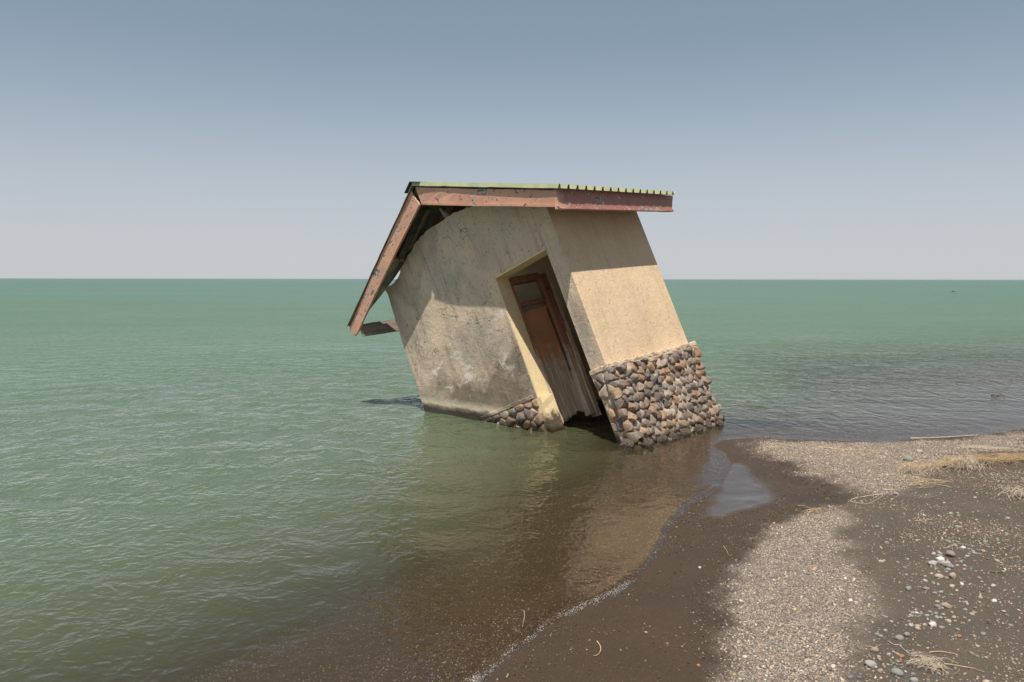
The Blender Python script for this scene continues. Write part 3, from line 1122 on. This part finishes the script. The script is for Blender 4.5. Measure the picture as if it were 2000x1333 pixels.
# purlins along the house and rafters under the sheets
for v in (2.36, 1.62):
    bm = bmesh.new()
    beam(bm, (-.28, v, rw(v) - .005), (2.2, v, rw(v) - .005), (0, SL, 1), .05, .085, .003, 8)
    from_bm('purlin', bm, M['timber'], house)
for v in (.95, .1):
    bm = bmesh.new()
    beam(bm, (-.28, v, rw(v) - .005), (2.2, v, rw(v) - .005), (0, -SL, 1), .05, .085, .003, 8)
    from_bm('purlin', bm, M['timber'], house)
for u in (.32, 1.55):
    bm = bmesh.new()
    beam(bm, (u, 1.46, 2.70), (u, 2.45, rw(2.45) - .09), (0, 0, 1), .05, .12, .004, 8)
    beam(bm, (u, 1.44, 2.70), (u, -.3, rw(-.3) - .09), (0, 0, 1), .05, .10, .004, 8)
    from_bm('rafter', bm, M['timber'], house)
for k, (a, b) in enumerate([((-.10, 1.60, 2.63), (-.06, 2.30, 2.235)), ((.04, 1.66, 2.615), (.02, 2.20, 2.30))]):
    bm = bmesh.new()
    beam(bm, a, b, (0, SL, 1), .10 - .04 * k, .014, .006, 10)
    from_bm('broken_lath', bm, M['timber_grey' if k else 'darkmetal'], house)
# rotten boards left at the lake-side eave
bm = bmesh.new()
beam(bm, (-.27, 3.24, 1.71), (1.9, 3.22, 1.76), (0, 0, 1), .03, .06, .004, 10)
from_bm('eave_rail', bm, M['timber_grey'], house)
bm = bmesh.new()
beam(bm, (-.285, 3.20, 1.668), (1.6, 3.20, 1.69), (0, 0, 1), .032, .13, .005, 10)
from_bm('eave_board', bm, M['timber_grey'], house)
bm = bmesh.new()
slab(bm, [(2.84, 1.86), (3.10, 1.66), (3.02, 1.58), (2.84, 1.66)], .24, .27)
from_bm('rafter_tail', bm, M['timber_grey'], house)
# torn roofing strip hanging at the far lake-side corner
bm = bmesh.new()
g = []
for i in range(7):
    g.append([bm.verts.new((.95 + .02 * math.sin(i * 1.7) + .12 * j, 2.86 + .045 * i - .010 * j, 2.02 - .055 * i + .03 * math.sin(i * 2.1 + j) - .10 * j * (1 - .04 * i))) for j in range(4)])
for a, b in zip(g, g[1:]):
    for j in range(3): bm.faces.new((a[j], a[j + 1], b[j + 1], b[j]))
bmesh.ops.solidify(bm, geom=bm.faces[:], thickness=.004)
from_bm('torn_sheet', bm, M['darkmetal'], house)


# ------------------------------------------------------------------ loose gravel, one sheet of countless small pebbles
def ico(sub=0):
    bm = bmesh.new()
    bmesh.ops.create_icosphere(bm, subdivisions=sub + 1, radius=1)
    bm.verts.index_update()
    v = np.array([q.co[:] for q in bm.verts])
    f = np.array([[q.index for q in k.verts] for k in bm.faces])
    bm.free()
    return v, f


IV, IF = ico(0)


def pebble_cloud(name, x, y, z, r, col, rough_mat, rng=RNG):
    n = len(x)
    sc = np.stack([r * rng.uniform(.8, 1.35, n), r * rng.uniform(.7, 1.0, n), r * rng.uniform(.40, .75, n)], 1)
    a = rng.uniform(0, 2 * np.pi, n)
    v = IV[None] * rng.uniform(.78, 1.2, (n, len(IV), 1)) * sc[:, None]
    tx, ty = rng.normal(0, .25, n), rng.normal(0, .25, n)
    vz = v[..., 2] + v[..., 0] * tx[:, None] + v[..., 1] * ty[:, None]
    ca, sa = np.cos(a)[:, None], np.sin(a)[:, None]
    P = np.stack([v[..., 0] * ca - v[..., 1] * sa + x[:, None], v[..., 0] * sa + v[..., 1] * ca + y[:, None], vz + (z + sc[:, 2] * .45)[:, None]], -1)
    F = (IF[None] + (np.arange(n) * len(IV))[:, None, None]).reshape(-1, 3)
    me = np_mesh(name, P.reshape(-1, 3), F)
    set_col(me, 'Col', np.repeat(col, len(IV), 0))
    return link(name, me, None, rough_mat)


def m_gravel(name, rough):
    t = NT(name)
    c = t.attr('Col', 'Color')
    n = t.noise(t.coord(), 160, 3, .7)
    c = t.mix(t.math('MULTIPLY', t.step(n, .4, .65), .35), c, t.mix(1.0, c, (.55, .52, .5), 'MULTIPLY'))
    t.pr(Base_Color=c, Roughness=rough)
    return t.m


PAL = np.array([(.56, .475, .39), (.46, .385, .315), (.38, .315, .255), (.29, .245, .205), (.20, .18, .16), (.12, .105, .09), (.50, .37, .24), (.68, .61, .54), (.44, .25, .14), (.33, .34, .31)])
PW = np.array([.14, .20, .22, .17, .11, .06, .04, .03, .006, .03]); PW = PW / PW.sum()
N0 = 640000
qx, qy = RNG.uniform(-1.6, 7.2, N0), RNG.uniform(2.4, 8.9, N0)
depth_ok = (np.abs(qx) < qy * 1.15)
qx, qy = qx[depth_ok], qy[depth_ok]
qs = sd_shore(qx, qy)
qn = (fbm(qx * 6, qy * 6, 4, 41) - .5)
pa = smooth(-.10, .10, sdist(qx, qy, GRAV_A) + qn * .30)
pb = smooth(-.22, .12, sdist(qx, qy, GRAV_B) + qn * .5)
pd = smooth(-.03, .05, sdist(qx, qy, DRY) + qn * .16)
clump = fbm(qx * 2.1, qy * 2.1, 4, 91)
pr = np.maximum(np.maximum(pa * .75, pb * .55) * (.55 + .6 * smooth(.3, .6, clump)), pd * (.07 + .30 * smooth(.42, .70, clump)))
dry_sel = (RNG.random(len(qx)) < pr) & (qs > .05)
dx_, dy_ = qx[dry_sel], qy[dry_sel]
dz_ = ground_z(dx_, dy_, qs[dry_sel])
rr = .0024 + .0046 * RNG.random(len(dx_)) ** 1.8
tail = RNG.random(len(dx_)) < .04
rr[tail] *= RNG.uniform(1.3, 2.1, tail.sum())
cc = PAL[RNG.choice(len(PAL), len(dx_), p=PW)] * RNG.uniform(.75, 1.15, (len(dx_), 1))
inpatch = np.maximum(pa, pb)[dry_sel] > .4
cc[~inpatch] *= .78
cc *= np.array([1.06, 1.0, .91])
g1 = pebble_cloud('dry_gravel', dx_, dy_, dz_, rr, cc, m_gravel('dry_gravel', .85))
tag(g1, 'pale loose gravel strewn over the dark dry sand', kind='stuff')
pw = (1 - pd) * np.where(qs > 0, .03 + .20 * smooth(.5, .75, clump), .25 + .40 * smooth(.35, .6, clump)) * smooth(-1.8, -.7, qs)
pw *= np.where(sdist(qx, qy, FILM) > -.05, 0, 1)
# gritty tongue of the spit and the rim of the gravel bank
rim = np.exp(-((sdist(qx, qy, DRY) + .10) / .10) ** 2) * .30
pw = np.maximum(pw, rim * (1 - pd) * (qs > .08))
wsel = RNG.random(len(qx)) < pw
ux, uy = qx[wsel], qy[wsel]
uz = ground_z(ux, uy, qs[wsel])
ru = .0022 + .0048 * RNG.random(len(ux)) ** 2
WP = np.array([(.06, .047, .038), (.10, .075, .055), (.17, .12, .08), (.21, .15, .10), (.03, .026, .023), (.27, .21, .155)])
cu = WP[RNG.choice(6, len(ux), p=[.25, .3, .2, .1, .1, .05])] * RNG.uniform(.8, 1.2, (len(ux), 1))
g2 = pebble_cloud('wet_gravel', ux, uy, uz, ru, cu, m_gravel('wet_gravel', .30))
tag(g2, 'dark wet grit along the waterline and under the shallow water', kind='stuff')

# ------------------------------------------------------------------ single pebbles and stones on the beach
PEBCOL = {'grey': [(.25, .245, .22), (.20, .20, .185), (.30, .285, .25)], 'tan': [(.44, .34, .24), (.38, .29, .21), (.50, .41, .31)],
          'white': [(.74, .71, .67), (.66, .61, .55)], 'orange': [(.48, .20, .07)], 'mauve': [(.31, .265, .235), (.29, .235, .21)],
          'dark': [(.085, .08, .075), (.06, .055, .052)], 'pale': [(.46, .425, .37), (.40, .37, .32)], 'green grey': [(.275, .285, .245), (.33, .335, .29)], 'reddish brown': [(.26, .12, .08)]}
PM = {}
for k, L in PEBCOL.items():
    for i, c in enumerate(L):
        PM[k, i] = m_simple(k.replace(' ', '_') + '_pebble', c, tuple(q * .72 for q in c), 45, .8, .002)
V2, F2 = ico(2)


def pebble_mesh(seed, ang):
    r = np.random.default_rng(seed)
    v = V2.copy()
    d = np.ones(len(v))
    for k in range(9):                          # planes shave the ball into a water-worn stone
        n = r.normal(size=3); n /= np.linalg.norm(n)
        lim = r.uniform(.62, .92) if ang else r.uniform(.80, .97)
        s = v @ n
        over = np.clip(s - lim, 0, None)
        v = v - over[:, None] * n * .9
    v += r.normal(0, .012, v.shape)
    return v


VAR = [pebble_mesh(s, s % 3 == 0) for s in range(14)]
CACHE = {}


def pebble(x, y, z, size, colour, flat=.62, ratio=.8, rz=0.0, var=None, label=None, group=None, name='pebble', sink=.35, cat='pebble'):
    var = random.randrange(len(VAR)) if var is None else var
    ci = random.randrange(len(PEBCOL[colour]))
    key = (var, colour, ci)
    if key not in CACHE:
        me = np_mesh(name, VAR[var], F2)
        me.materials.append(PM[colour, ci])
        CACHE[key] = me
    o = bpy.data.objects.new(name, CACHE[key])
    C.objects.link(o)
    o.scale = (size / 2, size / 2 * ratio, size / 2 * flat)
    o.location = (x, y, z + size / 2 * flat * (1 - 2 * sink) * .9)
    o.rotation_euler = (random.uniform(-.2, .2), random.uniform(-.2, .2), rz)
    return tag(o, label, cat, group)


def sz(px, x, y): return px * math.hypot(x, y) / FPX


NOTABLE = [
    (1838, 1094, 17, 'white', 'bright white angular stone at the top of the pebble cluster'),
    (1823, 1101, 17, 'pale', 'pale grey stone just left of the bright white stone'),
    (1845, 1101, 13, 'pale', 'pale rounded stone touching the underside of the bright white stone'),
    (1856, 1106, 15, 'grey', 'grey oval stone right of the bright white stone'),
    (1858, 1084, 18, 'mauve', 'flat brown stone behind the bright white stone'),
    (1835, 1126, 15, 'tan', 'tan wedge shaped stone in front of the white stone cluster'),
    (1862, 1126, 16, 'tan', 'long tan stone right of the wedge shaped one'),
    (1882, 1069, 9, 'white', 'small white pebble alone behind the pebble cluster'),
    (1849, 1184, 19, 'tan', 'large flat tan stone midway between the two pebble clusters'),
    (1833, 1184, 11, 'grey', 'grey pebble resting against the large flat tan stone'),
    (1754, 1315, 22, 'green grey', 'largest greenish grey egg shaped stone near the bottom edge'),
    (1787, 1281, 16, 'mauve', 'round mauve stone beside the dry root tangle'),
    (1758, 1247, 16, 'mauve', 'dark mauve oval stone, left of a touching pair'),
    (1773, 1240, 13, 'mauve', 'rounded mauve stone, right of a touching pair'),
    (1763, 1282, 10, 'orange', 'bright orange pebble left of the round mauve stone'),
    (1823, 1220, 13, 'white', 'flat white pebble at the right of the lower pebble cluster'),
    (1781, 1221, 10, 'pale', 'pale pebble at the left front of the lower pebble cluster'),
    (1663, 1323, 14, 'grey', 'grey stone on the edge of the gravel bank at the bottom'),
    (1702, 1299, 22, 'pale', 'long pale stone lying on the edge of the gravel bank'),
    (1722, 1243, 10, 'green grey', 'greenish grey oval pebble beside the thin twig'),
    (1731, 1231, 8, 'pale', 'small pale oval pebble left of the lower pebble cluster'),
    (1794, 1227, 10, 'tan', 'tan pebble in front of the lower pebble cluster'),
    (1875, 1242, 8, 'orange', 'small orange pebble right of the lower pebble cluster'),
    (1787, 1330, 15, 'green grey', 'greenish stone cut by the bottom edge under the root tangle'),
    (1710, 1271, 15, 'tan', 'flat pinkish tan stone between gravel bank and root tangle'),
    (1797, 883, 12, 'pale', 'pale round stone on the dark sand behind the dry grass'),
    (1775, 899, 17, 'green grey', 'flat greenish stone left of the dry grass'),
    (1806, 894, 10, 'tan', 'tan stone among the left end of the dry grass'),
    (1368, 1109, 6, 'white', 'small white pebble alone on the wet sand near the wave edge'),
    (1366, 1300, 8, 'orange', 'orange fragment on the wet sand near the bottom edge'),
    (1263, 1236, 7, 'pale', 'pale pebble on the smooth wet brown sand'),
    (1305, 1259, 9, 'reddish brown', 'reddish brown pebble on the wet sand by the grit'),
    (1949, 1095, 9, 'tan', 'rounded tan pebble above the green leaf'),
    (1943, 1173, 9, 'white', 'white pebble right of the two clusters near the frame edge'),
    (1776, 1150, 12, 'green grey', 'greenish pebble on open sand left of the large flat tan stone'),
    (1810, 1149, 12, 'mauve', 'dark flat pebble on open sand behind the large flat tan stone'),
]
for px, py, w, colr, lab in NOTABLE:
    x, y, z = land_at(px, py)
    pebble(x, y, z, sz(w, x, y), colr, random.uniform(.6, .8), random.uniform(.7, .9), random.uniform(-.5, .5), None, lab, None, 'stone' if w > 12 else 'pebble',
           .25, 'stone' if w > 12 else 'pebble')
GL = {'grey': 'small grey pebble lying loose on the dark dry sand', 'tan': 'small tan pebble lying loose on the dark dry sand',
      'pale': 'small pale pebble lying loose on the dark dry sand', 'mauve': 'small brownish pebble lying loose on the dark dry sand',
      'green grey': 'small greenish pebble lying loose on the dark dry sand', 'white': 'tiny white pebble lying loose on the dark dry sand',
      'orange': 'tiny orange pebble lying loose on the dark dry sand', 'dark': 'small black pebble on the wet brown sand'}
cnt = 0
rp = random.Random(21)
while cnt < 215:
    r = rp.random()
    if r < .16: px, py = rp.gauss(1848, 34), rp.gauss(1105, 22)
    elif r < .34: px, py = rp.gauss(1815, 48), rp.gauss(1208, 13)
    elif r < .50: px, py = rp.gauss(1880, 60), rp.gauss(1165, 40)
    elif r < .66: px, py = rp.gauss(1760, 60), rp.gauss(1310, 22)
    elif r < .80: px, py = rp.gauss(1890, 60), rp.gauss(1065, 30)
    else: px, py = rp.uniform(1700, 2000), rp.uniform(960, 1333)
    if not (1680 < px < 2010 and 940 < py < 1345): continue
    x, y, z = land_at(px, py)
    k = rp.choices(['grey', 'tan', 'pale', 'mauve', 'green grey', 'white', 'orange'], [30, 24, 10, 16, 18, 1, 2])[0]
    w = rp.choice([4, 5, 5, 6, 6, 7, 8, 9, 10])
    pebble(x, y, z, sz(w, x, y), k, rp.uniform(.5, .75), rp.uniform(.65, .95), rp.uniform(-1, 1), None, GL[k], k + ' pebbles on the dark sand')
    cnt += 1
cnt = 0
while cnt < 40:
    px, py = rp.choice([(rp.gauss(1560, 45), rp.gauss(970, 14)), (rp.uniform(1290, 1440), rp.uniform(1080, 1330)), (rp.gauss(1500, 40), rp.gauss(925, 12))])
    x, y, z = land_at(px, py)
    if sdist(np.array([x]), np.array([y]), DRY)[0] > -.02 or sdist(np.array([x]), np.array([y]), FILM)[0] > -.05 or z < .01: continue
    pebble(x, y, z, sz(rp.choice([3, 4, 5, 6]), x, y), 'dark', .6, .7, rp.uniform(0, 3), None, GL['dark'], 'black pebbles on the wet sand')
    cnt += 1

# stones fallen from the plinth, lying in the shallow water at its foot
FALL = [(1222, 868, 30, 'dark flat stone in the water under the near corner of the plinth'),
        (1262, 866, 27, 'wet round stone at the foot of the plinth, nearest the corner'),
        (1290, 856, 20, 'small wet stone in the water below the middle of the plinth'),
        (1312, 851, 17, 'dark wet stone awash near the middle of the plinth'),
        (1337, 843, 20, 'shiny black stone awash in front of the plinth'),
        (1362, 835, 17, 'ochre stained stone at the right foot of the plinth'),
        (1382, 829, 14, 'small grey stone in the water at the right foot of the plinth'),
        (1404, 826, 15, 'outermost wet stone off the right end of the plinth')]
t_ = NT('wet_stone')
o_ = t_.coord()
n_ = t_.noise(o_, 2.2, 5, .65)
t_.pr(Base_Color=t_.mix(t_.step(n_, .35, .65), (.085, .06, .042), (.16, .125, .095)), Roughness=.28, Normal=t_.bump(t_.noise(o_, 5, 5), .12, .6))
for i, (px, py, w, lab) in enumerate(FALL):
    x, y = at(px, py, .01)
    key = ('w', i)
    me = np_mesh('fallen_stone', pebble_mesh(100 + i, True), F2)
    me.materials.append(t_.m)
    o = bpy.data.objects.new('fallen_stone', me)
    C.objects.link(o)
    k = sz(w, x, y) / 2
    o.scale = (k, k * .85, k * .75)
    y -= .07
    k *= 1.25
    o.scale = (k, k * .85, k * .8)
    o.location = (x, y, .005 + .2 * k)
    o.rotation_euler = (random.uniform(-.4, .4), random.uniform(-.4, .4), random.uniform(0, 3))
    tag(o, lab, 'stone')

# ------------------------------------------------------------------ dry reeds, straw and roots
def tubes(name, lines, radii, mat, sides=5):
    V, F = [], []
    for ln, r in zip(lines, radii):
        n = len(ln)
        base = len(V)
        for i, p in enumerate(ln):
            d = (Vector(ln[min(n - 1, i + 1)]) - Vector(ln[max(0, i - 1)]))
            d = d.normalized() if d.length > 1e-9 else Vector((1, 0, 0))
            s = d.cross(Vector((0, 0, 1)))
            s = s.normalized() if s.length > 1e-4 else Vector((1, 0, 0))
            u = s.cross(d)
            k = r * (1 - .55 * (i / max(1, n - 1)))
            for j in range(sides):
                a = 2 * math.pi * j / sides
                q = Vector(p) + (s * math.cos(a) + u * math.sin(a)) * k
                V.append(q[:])
        for i in range(n - 1):
            for j in range(sides):
                a, b = base + i * sides + j, base + i * sides + (j + 1) % sides
                F.append((a, b, b + sides, a + sides))
    me = np_mesh(name, np.array(V), np.array(F))
    return link(name, me, None, mat)


STRAW = m_simple('dry_straw', (.66, .50, .29), (.40, .29, .16), 30, .75, .001)
STRAW_P = m_simple('bleached_straw', (.68, .57, .43), (.44, .35, .25), 30, .8, .001)
ORANGE_STRAW = m_simple('orange_straw', (.56, .38, .19), (.44, .29, .14), 14, .75, .001)


def gz1(x, y): return float(ground_z(np.array([x]), np.array([y]))[0])


def tangle(name, label, px0, px1, n, length, spread, mat, lift=.03, along=0.0, seed=0, r=.0014, cat='dry grass', group=None):
    rr = random.Random(seed)
    a, b = land_at(*px0), land_at(*px1)
    X, Y, H = [], [], []
    blobs = [(rr.random(), rr.uniform(.4, 1.7)) for _ in range(9)]
    for k in range(n):
        q = rr.choice(blobs)
        cx, cy = a[0] + (b[0] - a[0]) * q[0] + rr.gauss(0, spread * q[1]), a[1] + (b[1] - a[1]) * q[0] + rr.gauss(0, spread * q[1] * 1.2)
        th = rr.gauss(along, .75) if rr.random() < .7 else rr.uniform(0, 6.28)
        L = length * rr.uniform(.4, 1.2)
        m = 7
        bend = rr.gauss(0, .5)
        h0, h1 = rr.uniform(.002, lift), rr.uniform(.0, lift)
        px_, py_ = cx - math.cos(th) * L / 2, cy - math.sin(th) * L / 2
        for i in range(m):
            u = i / (m - 1)
            X.append(px_); Y.append(py_)
            H.append(h0 * (1 - u) + h1 * u + math.sin(u * math.pi) * lift * .4)
            th2 = th + bend * (u - .5) * 2 + rr.gauss(0, .12)
            px_ += math.cos(th2) * L / m; py_ += math.sin(th2) * L / m
    Z = ground_z(np.array(X), np.array(Y)) + np.array(H)
    P = list(zip(X, Y, Z))
    lines = [P[k * 7:(k + 1) * 7] for k in range(n)]
    o = tubes(name, lines, [r * rr.uniform(.6, 1.4) for _ in lines], mat, 4)
    return tag(o, label, cat, group)


tangle('dry_grass', 'straw coloured heap of dry grass washed up on the sand, left part', (1775, 925), (1880, 908), 150, .22, .045, STRAW, .08, .1, 1)
tangle('dry_grass', 'pale bleached tuft of fine dry grass in the middle of the strand line', (1873, 915), (1898, 915), 170, .12, .05, STRAW_P, .10, 1.2, 2, .0012)
tangle('dry_grass', 'orange tinted bundle of dry reeds reaching the right edge', (1895, 908), (2010, 900), 150, .30, .035, ORANGE_STRAW, .075, .08, 3)
tangle('dry_grass', 'thin scatter of dry stalks on the sand behind the grass heap', (1885, 872), (1975, 878), 90, .24, .05, STRAW_P, .02, .0, 4)
tangle('dry_grass', 'small dry grass clump at the right frame edge', (1985, 962), (2004, 972), 90, .13, .04, STRAW_P, .05, .9, 5)
tangle('dry_grass', 'sparse straw strands in front of the grass heap', (1790, 938), (1850, 945), 40, .22, .05, STRAW, .015, .1, 6)
tangle('dry_grass', 'little straw wisp on the edge of the gravel bank', (1585, 1000), (1600, 996), 26, .10, .03, STRAW, .02, .3, 7)
tangle('root_tangle', 'bleached tangle of fine roots among the pebbles near the bottom', (1805, 1300), (1850, 1302), 75, .12, .020, STRAW_P, .03, -.5, 8, .0009, 'roots')


def stick(name, label, pts, wpx, mat, cat='stick', lift=.004, n=5, group=None):
    P = [land_at(*p) for p in pts]
    P = [(x, y, max(z, 0) + lift) for x, y, z in P]
    ln = spline(P, n) if len(P) > 2 else [tuple(P[0][k] + (P[1][k] - P[0][k]) * i / 8 for k in range(3)) for i in range(9)]
    ln = [(x, y, max(gz1(x, y), 0) + lift + .001 * random.random()) for x, y, z in ln]
    r = sz(wpx, P[0][0], P[0][1]) / 2 * .72
    return tag(tubes(name, [ln], [r], mat, 7), label, cat, group)


stick('reed_stalk', 'long pale reed stalk lying along the far waterline', [(1778, 857), (1830, 855), (1880, 852), (1910, 850)], 2.8, STRAW_P, 'reed', .014)
stick('reed_stalk', 'long straight straw coloured reed running out of the right edge', [(1918, 902), (1960, 901), (2010, 901)], 3, STRAW, 'reed', .03)
stick('reed_stalk', 'short pale reed lying alone on the sand before the gravel spit', [(1722, 946), (1738, 946), (1748, 948)], 2, STRAW, 'reed')
stick('reed_stalk', 'bright short reed just below the other one on the sand', [(1726, 955), (1740, 956), (1752, 956)], 2.6, STRAW_P, 'reed')
stick('reed_stalk', 'yellow reed half buried across the gravel spit', [(1600, 872), (1650, 877), (1690, 878), (1735, 880)], 2.4, STRAW, 'reed')
stick('root', 'thin looping pale root on the pebbly sand', [(1722, 965), (1700, 967), (1672, 972), (1662, 978), (1668, 980), (1695, 983), (1712, 976), (1724, 968), (1722, 964), (1708, 972)], 1.8, STRAW_P, 'root')
stick('twig', 'tan curved twig just above the root tangle', [(1816, 1275), (1835, 1273), (1852, 1275), (1867, 1277)], 3, ORANGE_STRAW, 'twig', .006)
stick('twig', 'thin crooked pale twig left of the round mauve stone', [(1736, 1252), (1748, 1259), (1758, 1260), (1768, 1269), (1778, 1276)], 2, STRAW_P, 'twig')
stick('twig', 'forked thin twig on the edge of the gravel bank', [(1692, 1262), (1704, 1263), (1712, 1264), (1723, 1258)], 2, STRAW, 'twig')
stick('twig', 'orange stick poking out of the root tangle', [(1834, 1300), (1845, 1312), (1853, 1318)], 3, ORANGE_STRAW, 'twig', .012)
stick('twig', 'straight straw trailing right from the root tangle', [(1846, 1298), (1870, 1301), (1900, 1306), (1925, 1314)], 2.4, STRAW, 'twig', .008)
stick('twig', 'short orange straw near the right edge by the pebbles', [(1972, 1088), (1991, 1086)], 2.4, ORANGE_STRAW, 'twig')
stick('twig', 'bent brown plant stem standing out on the smooth wet sand', [(1168, 1255), (1174, 1264), (1175, 1272), (1170, 1281), (1161, 1283)], 3, STRAW, 'twig', .006)
stick('twig', 'fine stem lying in the shallow water at the wave edge', [(1025, 1200), (1026, 1212), (1022, 1230)], 1.8, STRAW, 'twig', .006)
stick('twig', 'orange twig on the gravel bank near the bottom', [(1513, 1268), (1523, 1281), (1532, 1294)], 2, ORANGE_STRAW, 'twig')
stick('twig', 'brown hooked straw on the wet sand left of the gravel bank', [(1414, 1067), (1420, 1075), (1424, 1084)], 1.8, STRAW, 'twig')
stick('twig', 'long faint straw on the dark sand above the pebbles', [(1787, 1017), (1805, 1015), (1822, 1014)], 1.8, STRAW, 'twig')


def leaf(label, px, py, L, wd, rz, col, curl=.3):
    x, y, z = land_at(px, py)
    z = max(z, 0)
    bm = bmesh.new()
    rows = []
    for i in range(9):
        t = i / 8
        w = wd * math.sin(math.pi * (t * .92 + .04)) ** .8
        zz = .004 + curl * L * .25 * (t - .5) ** 2
        rows.append([bm.verts.new(((t - .5) * L, k * w / 2, zz + (abs(k) * .15 * w))) for k in (-1, 0, 1)])
    for a, b in zip(rows, rows[1:]):
        for k in range(2): bm.faces.new((a[k], a[k + 1], b[k + 1], b[k]))
    bmesh.ops.solidify(bm, geom=bm.faces[:], thickness=.0012)
    o = from_bm('leaf', bm, m_simple('leaf', col, tuple(q * .8 for q in col), 60, .6, .0005), None, True)
    o.location = (x, y, z)
    o.rotation_euler = (0, 0, rz)
    return tag(o, label, 'leaf')


leaf('pale green leaf on the wet sand at the bottom edge', 993, 1322, .042, .014, 1.4, (.50, .52, .24))
leaf('green leaf lying among pebbles near the right edge', 1947, 1116, .062, .016, -.2, (.34, .38, .14), .8)
leaf('yellow brown leaf on the wet sand by the gravel bank foot', 1388, 1320, .030, .010, 2.2, (.40, .26, .12), .6)

# ------------------------------------------------------------------ bubbles and sun glints along the lapping edge, both built as white beads
edge = np.array([p[:2] for p in spline(shore[:9], 60)])
NB = 4600
ii = RNG.integers(0, len(edge) - 1, NB)
ex = edge[ii, 0] + RNG.normal(0, .020, NB)
ey = edge[ii, 1] + RNG.normal(0, .020, NB)
dens = fbm(ex * 7, ey * 7, 3, 15)
keep = RNG.random(NB) < smooth(.40, .66, dens) * np.interp(ii / len(edge), [0, .45, .75, 1], [1, .8, .35, .15])
# small drifts of bubbles floating a little farther out
DR = np.array([at(*p) for p in [(905, 1222), (940, 1226), (985, 1213), (880, 1290), (830, 1325), (905, 1325), (1003, 1212), (960, 1245), (890, 1240)]])
dk = RNG.integers(0, len(DR), 130)

fx = np.concatenate([ex[keep], DR[dk, 0] + RNG.normal(0, .08, 130)])
fy = np.concatenate([ey[keep], DR[dk, 1] + RNG.normal(0, .022, 130)])
fs = sd_shore(fx, fy)
ok = fs < .03
fx, fy, fs = fx[ok], fy[ok], fs[ok]
fz = np.maximum(ground_z(fx, fy, fs), 0.0) + .002
fr_ = RNG.uniform(.0005, .0017, len(fx))
foam_glint_m = m_simple('foam_glints', (.85, .86, .88), (.80, .82, .84), 50, .25, 0)
fo = pebble_cloud('foam_glints', fx, fy, fz, fr_, np.ones((len(fx), 3)), foam_glint_m)
tag(fo, 'line of small white bubbles and sun glints where the wavelet meets the sand', kind='stuff')

# ------------------------------------------------------------------ driftwood on the lake, dove on the wall
DRIFT = m_simple('wet_driftwood', (.05, .04, .035), (.09, .07, .06), 20, .5, .004)


def drift(label, px, py, L, h):
    x, y = at(px, py)
    V = []
    ln = [(x - L / 2 + L * i / 9, y + .06 * L * math.sin(i * 1.3), h * .25 + h * .5 * math.sin(i * .8)) for i in range(10)]
    br = [(x + L * .12, y, h * .4), (x + L * .2, y + .02, h * .8), (x + L * .28, y + .02, h * 1.0)]
    return tag(tubes('driftwood', [ln, br], [h * .55, h * .35], DRIFT, 8), label, 'driftwood')


drift('dark piece of driftwood floating near the right edge of the lake', 1950, 770, .20, .014)
drift('tiny dark speck floating far out on the right', 1862, 568, .40, .12)  # unidentified floating speck, built with the driftwood shape

# dove: one continuous body grown over a bent spine, standing behind the broken wall top
bw = HT + HR @ Vector((.12, 1.47, 2.375))
bird = empty('dove', bw)
tag(bird, 'grey dove perched under the roof on the broken wall top', 'bird')
spine = [(.150, -.02, .016), (.10, 0, .030), (.055, .018, .047), (.01, .034, .052), (-.04, .052, .044), (-.070, .075, .029), (-.088, .102, .0215), (-.100, .122, .0225), (-.113, .132, .018), (-.124, .130, .008)]
bm = bmesh.new()
rings = []
for i, (x, z, r) in enumerate(spine):
    ring = []
    for j in range(14):
        a = 2 * math.pi * j / 14
        ring.append(bm.verts.new((x + .3 * r * math.sin(a), r * .86 * math.cos(a), z + r * math.sin(a))))
    rings.append(ring)
for a, b in zip(rings, rings[1:]):
    for j in range(14): bm.faces.new((a[j], a[(j + 1) % 14], b[(j + 1) % 14], b[j]))
bm.faces.new(rings[0][::-1]); bm.faces.new(rings[-1])
t = NT('dove_feathers')
ox = t.xyz(t.coord())[0]
t.pr(Base_Color=t.mix(t.rng(ox, -.06, .03, 0, 1), (.34, .32, .34), (.14, .115, .12)), Roughness=.8, Normal=t.bump(t.noise(t.coord(), 120, 3), .002, .6))
body = from_bm('body', bm, t.m, bird, True)
sub = body.modifiers.new('s', 'SUBSURF'); sub.levels = 1; sub.render_levels = 1
bm = bmesh.new()
bmesh.ops.create_cone(bm, cap_ends=True, segments=8, radius1=.006, radius2=.001, depth=.024, matrix=Matrix.Translation((-.136, 0, .127)) @ Matrix.Rotation(-math.pi / 2 - .15, 4, 'Y'))
from_bm('beak', bm, M['darkmetal'], bird, True)
for sy in (-1, 1):
    bm = bmesh.new()
    bmesh.ops.create_uvsphere(bm, u_segments=10, v_segments=8, radius=.0042, matrix=Matrix.Translation((-.112, sy * .0165, .136)))
    from_bm('eye', bm, m_simple('bird_eye', (.02, .015, .01), (.01, .01, .01), 5, .1, 0), bird, True)
    bm = bmesh.new()
    bmesh.ops.create_uvsphere(bm, u_segments=14, v_segments=8, radius=1, matrix=Matrix.Translation((.045, sy * .038, .03)) @ Matrix.Rotation(.25, 4, 'Y') @ Matrix.Diagonal((.085, .012, .032, 1)))
    from_bm('wing', bm, t.m, bird, True)
